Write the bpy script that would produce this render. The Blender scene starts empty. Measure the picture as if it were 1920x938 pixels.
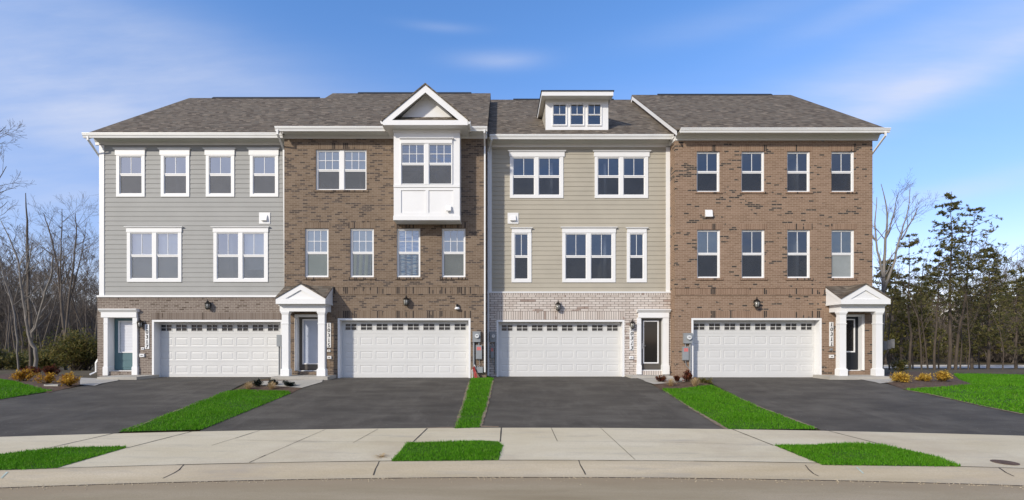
import bpy, bmesh, math, random
import numpy as np
from mathutils import Vector, Matrix
from mathutils.geometry import delaunay_2d_cdt

random.seed(7)
R = math.radians
scene = bpy.context.scene
col = scene.collection

# ------------------------------------------------------------------ camera / measuring helpers
F, CX, HY, ZC = 900.0, 938.0, 640.0, 1.39      # focal (px of a 1920 frame), principal point, eye height


def X(px, Y): return (px - CX) * Y / F
def Z(py, Y): return ZC + (HY - py) * Y / F


cam = bpy.data.cameras.new('camera')
cam.lens = F / 1920 * 36
cam.sensor_width = 36
cam.shift_x = (960 - CX) / 1920
cam.shift_y = (HY - 469) / 1920
cam.clip_end = 3000
camo = bpy.data.objects.new('camera', cam)
camo.location = (0, 0, ZC)
camo.rotation_euler = (R(90), 0, 0)
col.objects.link(camo)
scene.camera = camo

# ------------------------------------------------------------------ node helpers


def new_mat(name):
    m = bpy.data.materials.new(name)
    m.use_nodes = True
    nt = m.node_tree
    for n in list(nt.nodes):
        if n.type != 'OUTPUT_MATERIAL' and n.type != 'BSDF_PRINCIPLED':
            nt.nodes.remove(n)
    b = nt.nodes['Principled BSDF']
    return m, nt, b


class NT:
    def __init__(s, nt): s.nt = nt
    def n(s, t, **k):
        x = s.nt.nodes.new(t)
        for a, v in k.items(): setattr(x, a, v)
        return x
    def link(s, a, b): s.nt.links.new(a, b)
    def val(s, v, inp):
        if isinstance(v, (int, float)): inp.default_value = v
        elif isinstance(v, tuple): inp.default_value = v if len(v) == 4 or inp.type == 'VECTOR' else (*v, 1)
        else: s.link(v, inp)
    def math(s, op, a, b=0.0, c=None):
        x = s.n('ShaderNodeMath', operation=op)
        s.val(a, x.inputs[0]); s.val(b, x.inputs[1])
        if c is not None: s.val(c, x.inputs[2])
        return x.outputs[0]
    def mix(s, f, a, b, mode='MIX'):
        x = s.n('ShaderNodeMix', data_type='RGBA', blend_type=mode)
        s.val(f, x.inputs[0]); s.val(a, x.inputs[6]); s.val(b, x.inputs[7])
        return x.outputs[2]
    def noise(s, vec, scale, detail=3, rough=.55, dim='3D'):
        x = s.n('ShaderNodeTexNoise', noise_dimensions=dim)
        if vec is not None: s.link(vec, x.inputs['Vector'])
        x.inputs['Scale'].default_value = scale
        x.inputs['Detail'].default_value = detail
        x.inputs['Roughness'].default_value = rough
        return x.outputs[0]
    def ramp(s, f, stops):
        x = s.n('ShaderNodeValToRGB')
        cr = x.color_ramp
        while len(cr.elements) < len(stops): cr.elements.new(.5)
        for e, (p, c) in zip(cr.elements, stops):
            e.position = p
            e.color = (c, c, c, 1) if isinstance(c, (int, float)) else (*c, 1)
        s.link(f, x.inputs[0])
        return x.outputs[0]
    def rng(s, v, a, b, c=0., d=1., smooth=False):
        x = s.n('ShaderNodeMapRange', interpolation_type='SMOOTHSTEP' if smooth else 'LINEAR')
        s.val(v, x.inputs[0])
        for i, q in enumerate((a, b, c, d)): x.inputs[i + 1].default_value = q
        return x.outputs[0]
    def comb(s, x_, y_, z_=0.):
        x = s.n('ShaderNodeCombineXYZ')
        s.val(x_, x.inputs[0]); s.val(y_, x.inputs[1]); s.val(z_, x.inputs[2])
        return x.outputs[0]
    def obj(s):
        return s.n('ShaderNodeTexCoord').outputs['Object']
    def xyz(s, v):
        x = s.n('ShaderNodeSeparateXYZ'); s.link(v, x.inputs[0]); return x.outputs
    def mapscale(s, v, sc):
        x = s.n('ShaderNodeMapping'); s.link(v, x.inputs[0]); x.inputs['Scale'].default_value = sc
        return x.outputs[0]
    def bump(s, h, b, strength=.3, dist=.01):
        x = s.n('ShaderNodeBump'); s.link(h, x.inputs['Height'])
        x.inputs['Strength'].default_value = strength; x.inputs['Distance'].default_value = dist
        s.link(x.outputs[0], b.inputs['Normal'])


def simple(name, c, rough=.5, var=.06, scale=3., metal=0., spec=.4, bump=0.):
    """one colour with a slight uneven weathering"""
    m, nt, b = new_mat(name)
    t = NT(nt)
    o = t.obj()
    n = t.noise(o, scale, 4)
    lo = tuple(max(0, q * (1 - var)) for q in c); hi = tuple(min(1, q * (1 + var)) for q in c)
    t.link(t.ramp(n, [(.3, lo), (.7, hi)]), b.inputs['Base Color'])
    b.inputs['Roughness'].default_value = rough
    b.inputs['Metallic'].default_value = metal
    b.inputs['Specular IOR Level'].default_value = spec
    if bump: t.bump(t.noise(o, scale * 40, 2), b, bump, .004)
    return m


def brick_mat(name, cols, dark, dens, mortar, bw=.203, bh=.0677, soldier=False, cluster=.5, mw=.010, seed=0.):
    m, nt, b = new_mat(name)
    t = NT(nt)
    o = t.obj()
    x, y, z = t.xyz(o)
    u = t.math('ADD', x, y)
    v = z
    if soldier:
        w, h = bh, bw
        row = t.math('FLOOR', t.math('DIVIDE', v, h * 50))
        uu = t.math('DIVIDE', u, w)
        vv = t.math('DIVIDE', v, h * 50)
    else:
        w, h = bw, bh
        vv = t.math('DIVIDE', v, h)
        row = t.math('FLOOR', vv)
        st = t.math('FRACT', t.math('MULTIPLY', row, .5))
        uu = t.math('ADD', t.math('DIVIDE', u, w), st)
    colm = t.math('FLOOR', uu)
    fu, fv = t.math('FRACT', uu), t.math('FRACT', vv)
    mort = t.math('LESS_THAN', fu, mw / w)
    if not soldier: mort = t.math('MAXIMUM', mort, t.math('LESS_THAN', fv, mw / h))
    wn = t.n('ShaderNodeTexWhiteNoise', noise_dimensions='2D')
    t.link(t.comb(t.math('ADD', colm, seed), row), wn.inputs['Vector'])
    rnd = wn.outputs['Value']
    wn2 = t.n('ShaderNodeTexWhiteNoise', noise_dimensions='2D')
    t.link(t.comb(t.math('FLOOR', t.math('MULTIPLY', colm, .5)), t.math('ADD', row, 31.7 + seed)), wn2.inputs['Vector'])
    rnd2 = wn2.outputs['Value']
    cl = t.noise(t.comb(t.math('MULTIPLY', u, 1.0), t.math('MULTIPLY', v, 1.6)), .9, 2)
    lim = t.math('MULTIPLY_ADD', t.math('SUBTRACT', cl, .5), cluster * 2, dens)
    isd = t.math('LESS_THAN', t.math('MULTIPLY_ADD', rnd2, .5, t.math('MULTIPLY', rnd, .5)), lim)
    basec = t.ramp(rnd, [(i / (len(cols) - 1), c) for i, c in enumerate(cols)])
    big = t.noise(o, .6, 3)
    basec = t.mix(t.rng(big, .3, .7, 0, .28), basec, tuple(q * .72 for q in cols[0]))
    fine = t.noise(o, 60, 2)
    basec = t.mix(t.rng(fine, .3, .8, 0, .25), basec, tuple(q * .55 for q in cols[0]))
    darkc = t.mix(rnd, dark, tuple(q * 1.9 for q in dark))
    c = t.mix(isd, basec, darkc)
    c = t.mix(mort, c, mortar)
    t.link(c, b.inputs['Base Color'])
    b.inputs['Roughness'].default_value = .88
    b.inputs['Specular IOR Level'].default_value = .2
    hgt = t.math('ADD', t.math('SUBTRACT', 1., mort), t.math('MULTIPLY', fine, .3))
    t.bump(hgt, b, .35, .006)
    return m


def shingle_mat(name, tint=1.0):
    m, nt, b = new_mat(name)
    t = NT(nt)
    o = t.obj()
    x, y, z = t.xyz(o)
    vv = t.math('DIVIDE', z, .082)
    row = t.math('FLOOR', vv)
    rs = t.n('ShaderNodeTexWhiteNoise', noise_dimensions='1D'); t.link(row, rs.inputs['W'])
    uu = t.math('ADD', t.math('DIVIDE', t.math('ADD', x, t.math('MULTIPLY', y, .37)), .17), t.math('MULTIPLY', rs.outputs['Value'], 5.3))
    wn = t.n('ShaderNodeTexWhiteNoise', noise_dimensions='2D'); t.link(t.comb(t.math('FLOOR', uu), row), wn.inputs['Vector'])
    r = wn.outputs['Value']
    c = t.ramp(r, [(0, (.07, .056, .044)), (.3, (.125, .102, .080)), (.6, (.18, .148, .115)), (.82, (.13, .118, .10)), (1, (.28, .23, .175))])
    gr = t.noise(o, 45, 3, .7)
    c = t.mix(t.rng(gr, .3, .75, 0, .55), c, (.085, .068, .05))
    big = t.noise(t.mapscale(o, (.5, .5, 1.6)), .8, 3)
    c = t.mix(t.rng(big, .35, .7, 0, .12), c, (.2, .165, .12))
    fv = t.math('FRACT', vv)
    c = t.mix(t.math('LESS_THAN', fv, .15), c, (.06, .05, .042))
    t.link(c, b.inputs['Base Color'])
    b.inputs['Roughness'].default_value = .92
    b.inputs['Specular IOR Level'].default_value = .15
    t.bump(t.math('ADD', t.math('SUBTRACT', 1., fv), t.math('MULTIPLY', r, .6)), b, .5, .012)
    return m


def glass_mat(name, refl=.16, tint=(.78, .84, .86), wav=.25):
    m, nt, b = new_mat(name)
    nt.nodes.remove(b)
    t = NT(nt)
    tr = t.n('ShaderNodeBsdfTransparent'); tr.inputs[0].default_value = (*tint, 1)
    gl = t.n('ShaderNodeBsdfGlossy'); gl.inputs['Roughness'].default_value = .015; gl.inputs['Color'].default_value = (.95, .97, 1, 1)
    o = t.obj()
    bp = t.n('ShaderNodeBump'); t.link(t.noise(o, 1.3, 2), bp.inputs['Height'])
    bp.inputs['Strength'].default_value = wav; bp.inputs['Distance'].default_value = .06
    t.link(bp.outputs[0], gl.inputs['Normal'])
    lw = t.n('ShaderNodeLayerWeight'); lw.inputs['Blend'].default_value = .25
    f = t.math('MAXIMUM', t.math('MULTIPLY', lw.outputs['Fresnel'], .9), refl)
    mx = t.n('ShaderNodeMixShader')
    t.link(f, mx.inputs[0]); t.link(tr.outputs[0], mx.inputs[1]); t.link(gl.outputs[0], mx.inputs[2])
    t.link(mx.outputs[0], nt.nodes['Material Output'].inputs[0])
    return m


def screen_mat(name='insect_screen', c0=(.055, .058, .064), c1=(.085, .088, .095), f=.62):
    m, nt, b = new_mat(name)
    t = NT(nt)
    tr = t.n('ShaderNodeBsdfTransparent')
    mx = t.n('ShaderNodeMixShader')
    o = t.obj()
    t.link(t.ramp(t.noise(o, 2.0, 3), [(.3, c0), (.7, c1)]), b.inputs['Base Color'])
    b.inputs['Roughness'].default_value = .6
    mx.inputs[0].default_value = f
    t.link(tr.outputs[0], mx.inputs[1]); t.link(b.outputs[0], mx.inputs[2])
    t.link(mx.outputs[0], nt.nodes['Material Output'].inputs[0])
    return m


def leaf_mat(name, cols, trans=.35, rough=.6):
    m, nt, b = new_mat(name)
    t = NT(nt)
    g = t.n('ShaderNodeNewGeometry')
    r = g.outputs['Random Per Island']
    c = t.ramp(r, [(i / max(1, len(cols) - 1), q) for i, q in enumerate(cols)])
    t.link(c, b.inputs['Base Color'])
    b.inputs['Roughness'].default_value = rough
    b.inputs['Specular IOR Level'].default_value = .25
    if trans:
        tl = t.n('ShaderNodeBsdfTranslucent'); t.link(c, tl.inputs[0])
        mx = t.n('ShaderNodeMixShader'); mx.inputs[0].default_value = trans
        t.link(b.outputs[0], mx.inputs[1]); t.link(tl.outputs[0], mx.inputs[2])
        t.link(mx.outputs[0], nt.nodes['Material Output'].inputs[0])
    return m


def grass_mat():
    m, nt, b = new_mat('turf_blades')
    t = NT(nt)
    g = t.n('ShaderNodeNewGeometry')
    c = t.ramp(g.outputs['Random Per Island'], [(0, (.05, .17, .005)), (.5, (.10, .31, .008)), (.9, (.15, .40, .015)), (1, (.25, .42, .06))])
    o = t.obj()
    big = t.noise(o, 1.1, 3)
    c = t.mix(t.rng(big, .35, .7, 0, .5), c, (.06, .20, .005))
    c = t.mix(t.rng(t.noise(o, 4.5, 3, .6), .52, .75, 0, .45), c, (.16, .27, .03))
    t.link(c, b.inputs['Base Color'])
    b.inputs['Roughness'].default_value = .55
    b.inputs['Specular IOR Level'].default_value = .2
    tl = t.n('ShaderNodeBsdfTranslucent'); t.link(c, tl.inputs[0])
    mx = t.n('ShaderNodeMixShader'); mx.inputs[0].default_value = .4
    t.link(b.outputs[0], mx.inputs[1]); t.link(tl.outputs[0], mx.inputs[2])
    t.link(mx.outputs[0], nt.nodes['Material Output'].inputs[0])
    return m


def ground_mat(name, cols, scale, fine=30, rough=.9, bump=.3, streak=None, extra=None, speck=None):
    m, nt, b = new_mat(name)
    t = NT(nt)
    o = t.obj()
    v = t.mapscale(o, streak) if streak else o
    n1 = t.noise(v, scale, 5, .6)
    c = t.ramp(n1, [(.28 + .44 * i / (len(cols) - 1), q) for i, q in enumerate(cols)])
    n2 = t.noise(o, fine, 3, .7)
    c = t.mix(t.rng(n2, .35, .75, 0, .45), c, tuple(q * .68 for q in cols[0]))
    if speck:
        vo = t.n('ShaderNodeTexVoronoi'); t.link(o, vo.inputs['Vector']); vo.inputs['Scale'].default_value = speck[0]
        c = t.mix(t.math('LESS_THAN', vo.outputs['Distance'], speck[1]), c, speck[2])
    if extra: c = extra(t, o, c)
    t.link(c, b.inputs['Base Color'])
    b.inputs['Roughness'].default_value = rough
    b.inputs['Specular IOR Level'].default_value = .25
    t.bump(n2, b, bump, .01)
    return m


def kerb_dirt(t, o, c):
    """sandy silt left along the foot of the kerb, and faint tyre wear"""
    x, y, z = t.xyz(o)
    xs = t.math('SUBTRACT', x, .6)
    d = t.math('ADD', y, t.math('MULTIPLY', t.math('MULTIPLY', xs, xs), .009))
    wob = t.noise(t.mapscale(o, (.8, 2, 1)), 1.2, 4)
    d = t.math('ADD', d, t.math('MULTIPLY', wob, .5))
    c = t.mix(t.rng(d, 6.9, 7.5, 0, .8, True), c, (.32, .245, .155))
    return c


def asphalt_wear(t, o, c):
    """roller marks, dusty patches and tyre scuffs"""
    n = t.noise(t.mapscale(o, (.9, .28, 1)), 1.7, 5, .7)
    c = t.mix(t.rng(n, .5, .72, 0, .5), c, (.145, .13, .11))
    n = t.noise(o, .55, 3, .6)
    return t.mix(t.rng(n, .48, .7, 0, .4), c, (.048, .044, .040))


def concrete_stain(t, o, c):
    n = t.noise(t.mapscale(o, (1, 1, 1)), .45, 5, .65)
    c = t.mix(t.rng(n, .5, .72, 0, .65), c, (.43, .35, .25))
    n = t.noise(t.mapscale(o, (.6, 3.5, 1)), 1.1, 4, .7)
    return t.mix(t.rng(n, .53, .78, 0, .6), c, (.32, .29, .25))


M = {}
M['white'] = simple('white_trim_paint', (.745, .74, .73), .45, .025, 1.5)
M['gutter'] = simple('white_gutter_aluminium', (.76, .755, .735), .35, .04, 1.2)
M['door_white'] = simple('white_garage_steel', (.60, .595, .575), .45, .03, .8)
M['soffit'] = simple('soffit_vinyl', (.73, .72, .69), .6, .05, 2)
M['grey_siding'] = simple('grey_fibre_cement_siding', (.305, .303, .288), .65, .06, .9, bump=.08)
M['beige_siding'] = simple('beige_fibre_cement_siding', (.385, .35, .28), .65, .06, .9, bump=.08)
B1 = [(.165, .128, .104), (.205, .163, .134), (.235, .192, .16)]
B2 = [(.15, .106, .073), (.188, .136, .095), (.226, .168, .12)]
B3 = [(.53, .46, .405), (.61, .545, .49), (.68, .62, .56)]
B4 = [(.21, .136, .092), (.25, .166, .114), (.29, .197, .139)]
M['brick1'] = brick_mat('taupe_brick', B1, (.085, .062, .048), .2, (.35, .305, .26), seed=3, mw=.013)
M['brick2'] = brick_mat('brown_mixed_brick', B2, (.068, .052, .043), .34, (.265, .21, .16), seed=11, cluster=.35, mw=.011)
M['brick3'] = brick_mat('cream_brick', B3, (.30, .235, .20), .14, (.115, .09, .075), bw=.295, bh=.0915, mw=.016, seed=5)
M['brick4'] = brick_mat('tan_red_brick', B4, (.045, .037, .033), .18, (.34, .26, .19), seed=23, cluster=.75, mw=.012)
M['sold1'] = brick_mat('taupe_brick_upright', B1, (.085, .062, .048), .16, (.27, .23, .195), soldier=True, seed=3)
M['sold2'] = brick_mat('brown_brick_upright', B2, (.045, .034, .028), .30, (.27, .215, .165), soldier=True, seed=11)
M['sold3'] = brick_mat('cream_brick_upright', B3, (.30, .235, .20), .12, (.115, .09, .075), bw=.27, bh=.0915, mw=.016, soldier=True)
M['sold4'] = brick_mat('tan_brick_upright', B4, (.045, .036, .03), .2, (.36, .26, .19), soldier=True, seed=23)
M['shingle'] = shingle_mat('weathered_wood_shingles')
M['ridge'] = simple('dark_ridge_vent', (.02, .022, .027), .7, .1)
M['glass'] = glass_mat('cloud_bright_window_glass', .40, (.88, .92, .94))
M['glass2'] = glass_mat('window_glass', .30, (.88, .92, .94))
M['glass3'] = glass_mat('deep_window_glass', .15, (.85, .9, .92))
M['darkglass'] = simple('dark_door_glass', (.016, .015, .014), .07, .1, 2, spec=.5)
M['garageglass'] = simple('garage_lite_glass', (.032, .033, .034), .10, .2, 4, spec=.4)
M['screen'] = screen_mat()
M['light_screen'] = screen_mat('light_insect_screen', (.075, .09, .092), (.11, .125, .125), .42)
M['dark_screen'] = screen_mat('dark_insect_screen', (.025, .028, .033), (.042, .045, .052), .55)
M['interior'] = simple('plain_room_plaster', (.42, .41, .40), .8, .05)
M['blind'] = simple('white_blind_vinyl', (.50, .53, .55), .5, .03)
M['shade'] = simple('pale_roller_shade', (.33, .385, .385), .7, .06)
M['greyshade'] = simple('grey_roller_shade', (.25, .27, .27), .7, .12, 2)
M['doorshade'] = simple('pale_blue_door_blind', (.40, .44, .52), .5, .05)
M['doorblind'] = simple('white_door_blind', (.74, .75, .80), .5, .03)
M['teal'] = simple('teal_door_paint', (.085, .155, .17), .4, .06)
M['taupe'] = simple('taupe_door_paint', (.085, .075, .062), .4, .06)
M['black'] = simple('black_door_paint', (.010, .013, .018), .4, .1)
M['lampblack'] = simple('dark_bronze_metal', (.022, .018, .015), .35, .2, 20, metal=.5)
M['lampglass'] = simple('seeded_lamp_glass', (.30, .29, .26), .15, .25, 30, spec=.6)
M['meter'] = simple('grey_meter_enamel', (.25, .265, .275), .45, .06, 5)
M['meterglass'] = simple('meter_dial', (.62, .64, .64), .1, .15, 60, spec=.7)
M['red'] = simple('red_warning_sticker', (.55, .16, .15), .5, .35, 60)
M['redpipe'] = simple('red_plastic_pipe', (.33, .035, .03), .4, .1)
M['nickel'] = simple('satin_nickel', (.45, .44, .42), .3, .05, 5, metal=.8)
M['digit'] = simple('black_numeral', (.012, .012, .014), .5, .1)
M['doorbell'] = simple('doorbell_grey', (.17, .17, .17), .4, .1)
M['concrete'] = ground_mat('pale_concrete', [(.56, .475, .32), (.62, .54, .385), (.66, .585, .44)], .8, 45, .85, .2, streak=(.5, 1.4, 1), extra=concrete_stain)
M['kerbcon'] = ground_mat('kerb_concrete', [(.46, .37, .235), (.53, .44, .30), (.59, .50, .36)], .9, 40, .88, .3, streak=(.35, 2.2, 2), extra=concrete_stain)
M['slabcon'] = ground_mat('porch_concrete', [(.36, .335, .29), (.42, .395, .35), (.46, .435, .39)], 1.5, 40, .85, .2)
M['asphalt'] = ground_mat('new_asphalt', [(.058, .051, .043), (.088, .078, .065), (.130, .117, .098)], 1.5, 70, .85, .6, streak=(.5, 1.2, 1), speck=(7, .06, (.27, .255, .23)), extra=asphalt_wear)
M['road'] = ground_mat('dusty_road', [(.30, .235, .145), (.37, .30, .195), (.44, .36, .25)], 1.1, 60, .9, .35, streak=(.35, 1.6, 1), extra=kerb_dirt, speck=(14, .05, (.10, .085, .07)))
M['joint'] = simple('joint_shadow_dirt', (.05, .042, .035), .9, .3, 8)
M['sand'] = ground_mat('washed_sandy_dirt', [(.17, .125, .085), (.24, .185, .13), (.31, .25, .185)], 6, 50, .95, .4)
M['mulch'] = ground_mat('bark_mulch', [(.06, .037, .026), (.11, .07, .048), (.19, .135, .095)], 9, 60, .95, .8)
M['soil'] = ground_mat('turf_soil', [(.03, .08, .008), (.04, .10, .01), (.06, .11, .02)], 6, 40, .95, .6)
M['earth'] = ground_mat('leaf_litter_ground', [(.06, .046, .024), (.10, .077, .04), (.15, .115, .06)], .7, 12, .95, .6)
M['farconcrete'] = ground_mat('far_road_concrete', [(.38, .36, .33), (.45, .43, .40), (.5, .48, .45)], .4, 20, .9, .1)
M['iron'] = simple('rusty_iron', (.10, .065, .048), .7, .35, 14)
M['grass'] = grass_mat()
M['marking'] = simple('pale_teal_survey_paint', (.41, .47, .40), .8, .25, 6)
M['bark'] = ground_mat('pale_grey_bark', [(.16, .14, .125), (.24, .215, .19), (.32, .29, .26)], 4, 20, .9, .6, streak=(2, 2, .5))
M['darkbark'] = ground_mat('dark_grey_bark', [(.085, .068, .053), (.135, .11, .088), (.195, .162, .132)], 4, 20, .9, .6, streak=(2, 2, .5))
M['pinebark'] = ground_mat('reddish_pine_bark', [(.055, .042, .032), (.085, .066, .05), (.125, .10, .076)], 4, 20, .9, .6, streak=(2, 2, .5))
M['needles'] = leaf_mat('pine_needles', [(.07, .076, .028), (.115, .118, .038), (.18, .165, .054), (.27, .22, .075)], .45)
M['needles_yellow'] = leaf_mat('yellowing_needles', [(.075, .075, .02), (.12, .11, .027), (.20, .165, .04)], .4)
M['olive'] = leaf_mat('olive_evergreen_leaves', [(.075, .085, .024), (.13, .135, .036), (.20, .175, .052), (.28, .21, .07)], .4)
M['brush'] = leaf_mat('bare_twigs', [(.085, .066, .052), (.13, .104, .082), (.19, .155, .125)], 0)
M['gold'] = leaf_mat('golden_shrub_leaves', [(.30, .15, .015), (.50, .29, .03), (.66, .44, .07), (.36, .10, .03)], .4)
M['yellow'] = leaf_mat('yellow_grassy_leaves', [(.42, .24, .03), (.62, .40, .06), (.75, .53, .11), (.40, .30, .06)], .4)
M['redleaf'] = leaf_mat('red_shrub_leaves', [(.07, .014, .012), (.13, .028, .02), (.20, .06, .028), (.16, .10, .03)], .3)
M['darkleaf'] = leaf_mat('dark_holly_leaves', [(.013, .02, .016), (.022, .03, .024), (.04, .05, .035)], .1, .35)
M['straw'] = leaf_mat('dry_ornamental_grass', [(.40, .27, .13), (.52, .38, .20), (.60, .46, .28)], .3)
M['oldwood'] = simple('weathered_board', (.17, .165, .16), .85, .3, 4)


def stripes_mat():
    m, nt, b = new_mat('blue_banded_curtain_cloth')
    t = NT(nt)
    o = t.obj()
    x, y, z = t.xyz(o)
    w = t.noise(t.mapscale(o, (1.2, 1, 9)), 1.6, 4, .6)
    t.link(t.ramp(w, [(.3, (.04, .10, .26)), (.45, (.16, .30, .52)), (.55, (.55, .62, .70)), (.62, (.10, .20, .42)), (.75, (.42, .52, .65))]), b.inputs['Base Color'])
    b.inputs['Roughness'].default_value = .8
    return m


M['stripes'] = stripes_mat()

# ------------------------------------------------------------------ mesh builder
OFF = {}


class MB:
    def __init__(s): s.v = []; s.f = []
    def quad(s, *p):
        i = len(s.v); s.v += [tuple(q) for q in p]; s.f.append(tuple(range(i, i + len(p))))
    def box(s, x0, x1, y0, y1, z0, z1):
        if x0 > x1: x0, x1 = x1, x0
        if y0 > y1: y0, y1 = y1, y0
        if z0 > z1: z0, z1 = z1, z0
        i = len(s.v)
        s.v += [(x0, y0, z0), (x1, y0, z0), (x1, y1, z0), (x0, y1, z0), (x0, y0, z1), (x1, y0, z1), (x1, y1, z1), (x0, y1, z1)]
        for q in ((0, 3, 2, 1), (4, 5, 6, 7), (0, 1, 5, 4), (1, 2, 6, 5), (2, 3, 7, 6), (3, 0, 4, 7)): s.f.append(tuple(i + k for k in q))
    def prism(s, poly, ax, a, b):
        """poly of 2-tuples extruded along axis ax ('x': poly=(y,z); 'y': poly=(x,z); 'z': poly=(x,y))"""
        def P(q, t): return {'x': (t, q[0], q[1]), 'y': (q[0], t, q[1]), 'z': (q[0], q[1], t)}[ax]
        n = len(poly); i = len(s.v)
        s.v += [P(q, a) for q in poly] + [P(q, b) for q in poly]
        s.f.append(tuple(i + k for k in range(n))); s.f.append(tuple(i + n + k for k in reversed(range(n))))
        for k in range(n): s.f.append((i + k, i + n + k, i + n + (k + 1) % n, i + (k + 1) % n))
    def plate(s, x0, x1, z0, z1, holes, yf, yb, back=False, sides=True):
        """front sheet at yf with rectangular holes and their reveals back to yb"""
        holes = [(max(a, x0), min(b, x1), max(c, z0), min(d, z1)) for a, b, c, d in holes]
        xs = sorted({x0, x1, *[h[0] for h in holes], *[h[1] for h in holes]})
        zs = sorted({z0, z1, *[h[2] for h in holes], *[h[3] for h in holes]})
        for i in range(len(xs) - 1):
            for j in range(len(zs) - 1):
                cx, cz = (xs[i] + xs[i + 1]) / 2, (zs[j] + zs[j + 1]) / 2
                if any(h[0] < cx < h[1] and h[2] < cz < h[3] for h in holes): continue
                s.quad((xs[i], yf, zs[j]), (xs[i + 1], yf, zs[j]), (xs[i + 1], yf, zs[j + 1]), (xs[i], yf, zs[j + 1]))
                if back: s.quad((xs[i], yb, zs[j]), (xs[i], yb, zs[j + 1]), (xs[i + 1], yb, zs[j + 1]), (xs[i + 1], yb, zs[j]))
        rs = list(holes) + ([(x0, x1, z0, z1)] if sides else [])
        for a, b, c, d in rs:
            s.quad((a, yf, c), (a, yb, c), (a, yb, d), (a, yf, d))
            s.quad((b, yf, c), (b, yf, d), (b, yb, d), (b, yb, c))
            s.quad((a, yf, c), (b, yf, c), (b, yb, c), (a, yb, c))
            s.quad((a, yf, d), (a, yb, d), (b, yb, d), (b, yf, d))
    def tube(s, pts, rad, n=6, cap=True):
        pts = [Vector(p) for p in pts]
        if isinstance(rad, (int, float)): rad = [rad] * len(pts)
        i0 = len(s.v)
        for k, p in enumerate(pts):
            d = (pts[min(k + 1, len(pts) - 1)] - pts[max(k - 1, 0)])
            if d.length < 1e-9: d = Vector((0, 0, 1))
            d.normalize()
            a = Vector((0, 1, 0)) if abs(d.y) < .9 else Vector((1, 0, 0))
            u = d.cross(a).normalized(); w = d.cross(u)
            for q in range(n):
                t = 2 * math.pi * (q + .5) / n
                e = p + (u * math.cos(t) + w * math.sin(t)) * rad[k]
                s.v.append((e.x, e.y, e.z))
        for k in range(len(pts) - 1):
            for q in range(n):
                a = i0 + k * n + q; b = i0 + k * n + (q + 1) % n
                s.f.append((a, b, b + n, a + n))
        if cap:
            s.f.append(tuple(i0 + q for q in range(n))); s.f.append(tuple(i0 + (len(pts) - 1) * n + q for q in reversed(range(n))))
    def lathe(s, cx, cy, prof, n=8, ph=0.):
        i0 = len(s.v)
        for r, z in prof:
            for q in range(n):
                t = 2 * math.pi * q / n + ph
                s.v.append((cx + r * math.cos(t), cy + r * math.sin(t), z))
        for k in range(len(prof) - 1):
            for q in range(n):
                a = i0 + k * n + q; b = i0 + k * n + (q + 1) % n
                s.f.append((a, b, b + n, a + n))
        s.f.append(tuple(i0 + q for q in reversed(range(n)))); s.f.append(tuple(i0 + (len(prof) - 1) * n + q for q in range(n)))
    def build(s, name, mat, parent=None, smooth=False, loc=None):
        me = bpy.data.meshes.new(name)
        o = bpy.data.objects.new(name, me)
        off = Vector(loc) if loc is not None else (OFF.get(parent.name, Vector((0, 0, 0))) if parent else Vector((0, 0, 0)))
        v = np.array(s.v, dtype=np.float64).reshape(-1, 3) - np.array(off)
        me.from_pydata(v.tolist(), [], s.f)
        me.materials.append(mat)
        if smooth: me.polygons.foreach_set('use_smooth', [True] * len(me.polygons))
        me.update()
        col.objects.link(o)
        if parent is not None: o.parent = parent
        elif loc is not None: o.location = loc
        OFF[o.name] = off
        return o


def root(name, loc, label, cat, group=None):
    e = bpy.data.objects.new(name, None)
    e.location = loc; e.empty_display_size = .2
    col.objects.link(e)
    OFF[e.name] = Vector(loc)
    tag(e, label, cat, group)
    return e


def tag(o, label=None, cat=None, group=None, kind=None):
    if label: o['label'] = label
    if cat: o['category'] = cat
    if group: o['group'] = group
    if kind: o['kind'] = kind
    return o


# ------------------------------------------------------------------ the lie of the land
T_ROAD, T_KERB, T_STRIP, T_WALK, T_PAD = 7.29, 8.0, 9.29, 10.63, 17.3


def arc(x): 
    x = min(max(x - .6, -24.), 24.)
    return .009 * x * x


def gz(x, y):
    t = y + arc(x)
    if t < T_ROAD: z = -.68 + .012 * min(T_ROAD - t, 4)
    elif t < T_KERB:
        u = (t - T_ROAD) / (T_KERB - T_ROAD)
        z = -.677 + .079 * (u * u * (3 - 2 * u))
    elif t < T_WALK: z = -.598 + .068 * (t - T_KERB) / (T_WALK - T_KERB)
    elif t < T_PAD: z = -.53 + .53 * (t - T_WALK) / (T_PAD - T_WALK)
    else: z = 0.
    if y > 22: z -= min((y - 22) * .05, 1.2)
    if y > 95: z += min((y - 95) * .10, 14.)
    return z


def gp(px, py):
    """the place on the ground seen at a measured point of the photograph"""
    a, b = 3.0, 120.0
    k = (px - CX) / F
    for _ in range(46):
        m = (a + b) / 2
        if HY - F * (gz(k * m, m) - ZC) / m > py: a = m
        else: b = m
    return k * a, a


def inside(poly, x, y):
    c = False; n = len(poly)
    for i in range(n):
        x1, y1 = poly[i]; x2, y2 = poly[(i + 1) % n]
        if (y1 > y) != (y2 > y) and x < (x2 - x1) * (y - y1) / (y2 - y1) + x1: c = not c
    return c


def densify(P, step):
    out = []
    for i in range(len(P)):
        a = Vector(P[i]); b = Vector(P[(i + 1) % len(P)])
        n = max(1, int((b - a).length / step))
        out += [tuple(a + (b - a) * k / n) for k in range(n)]
    return out


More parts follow.
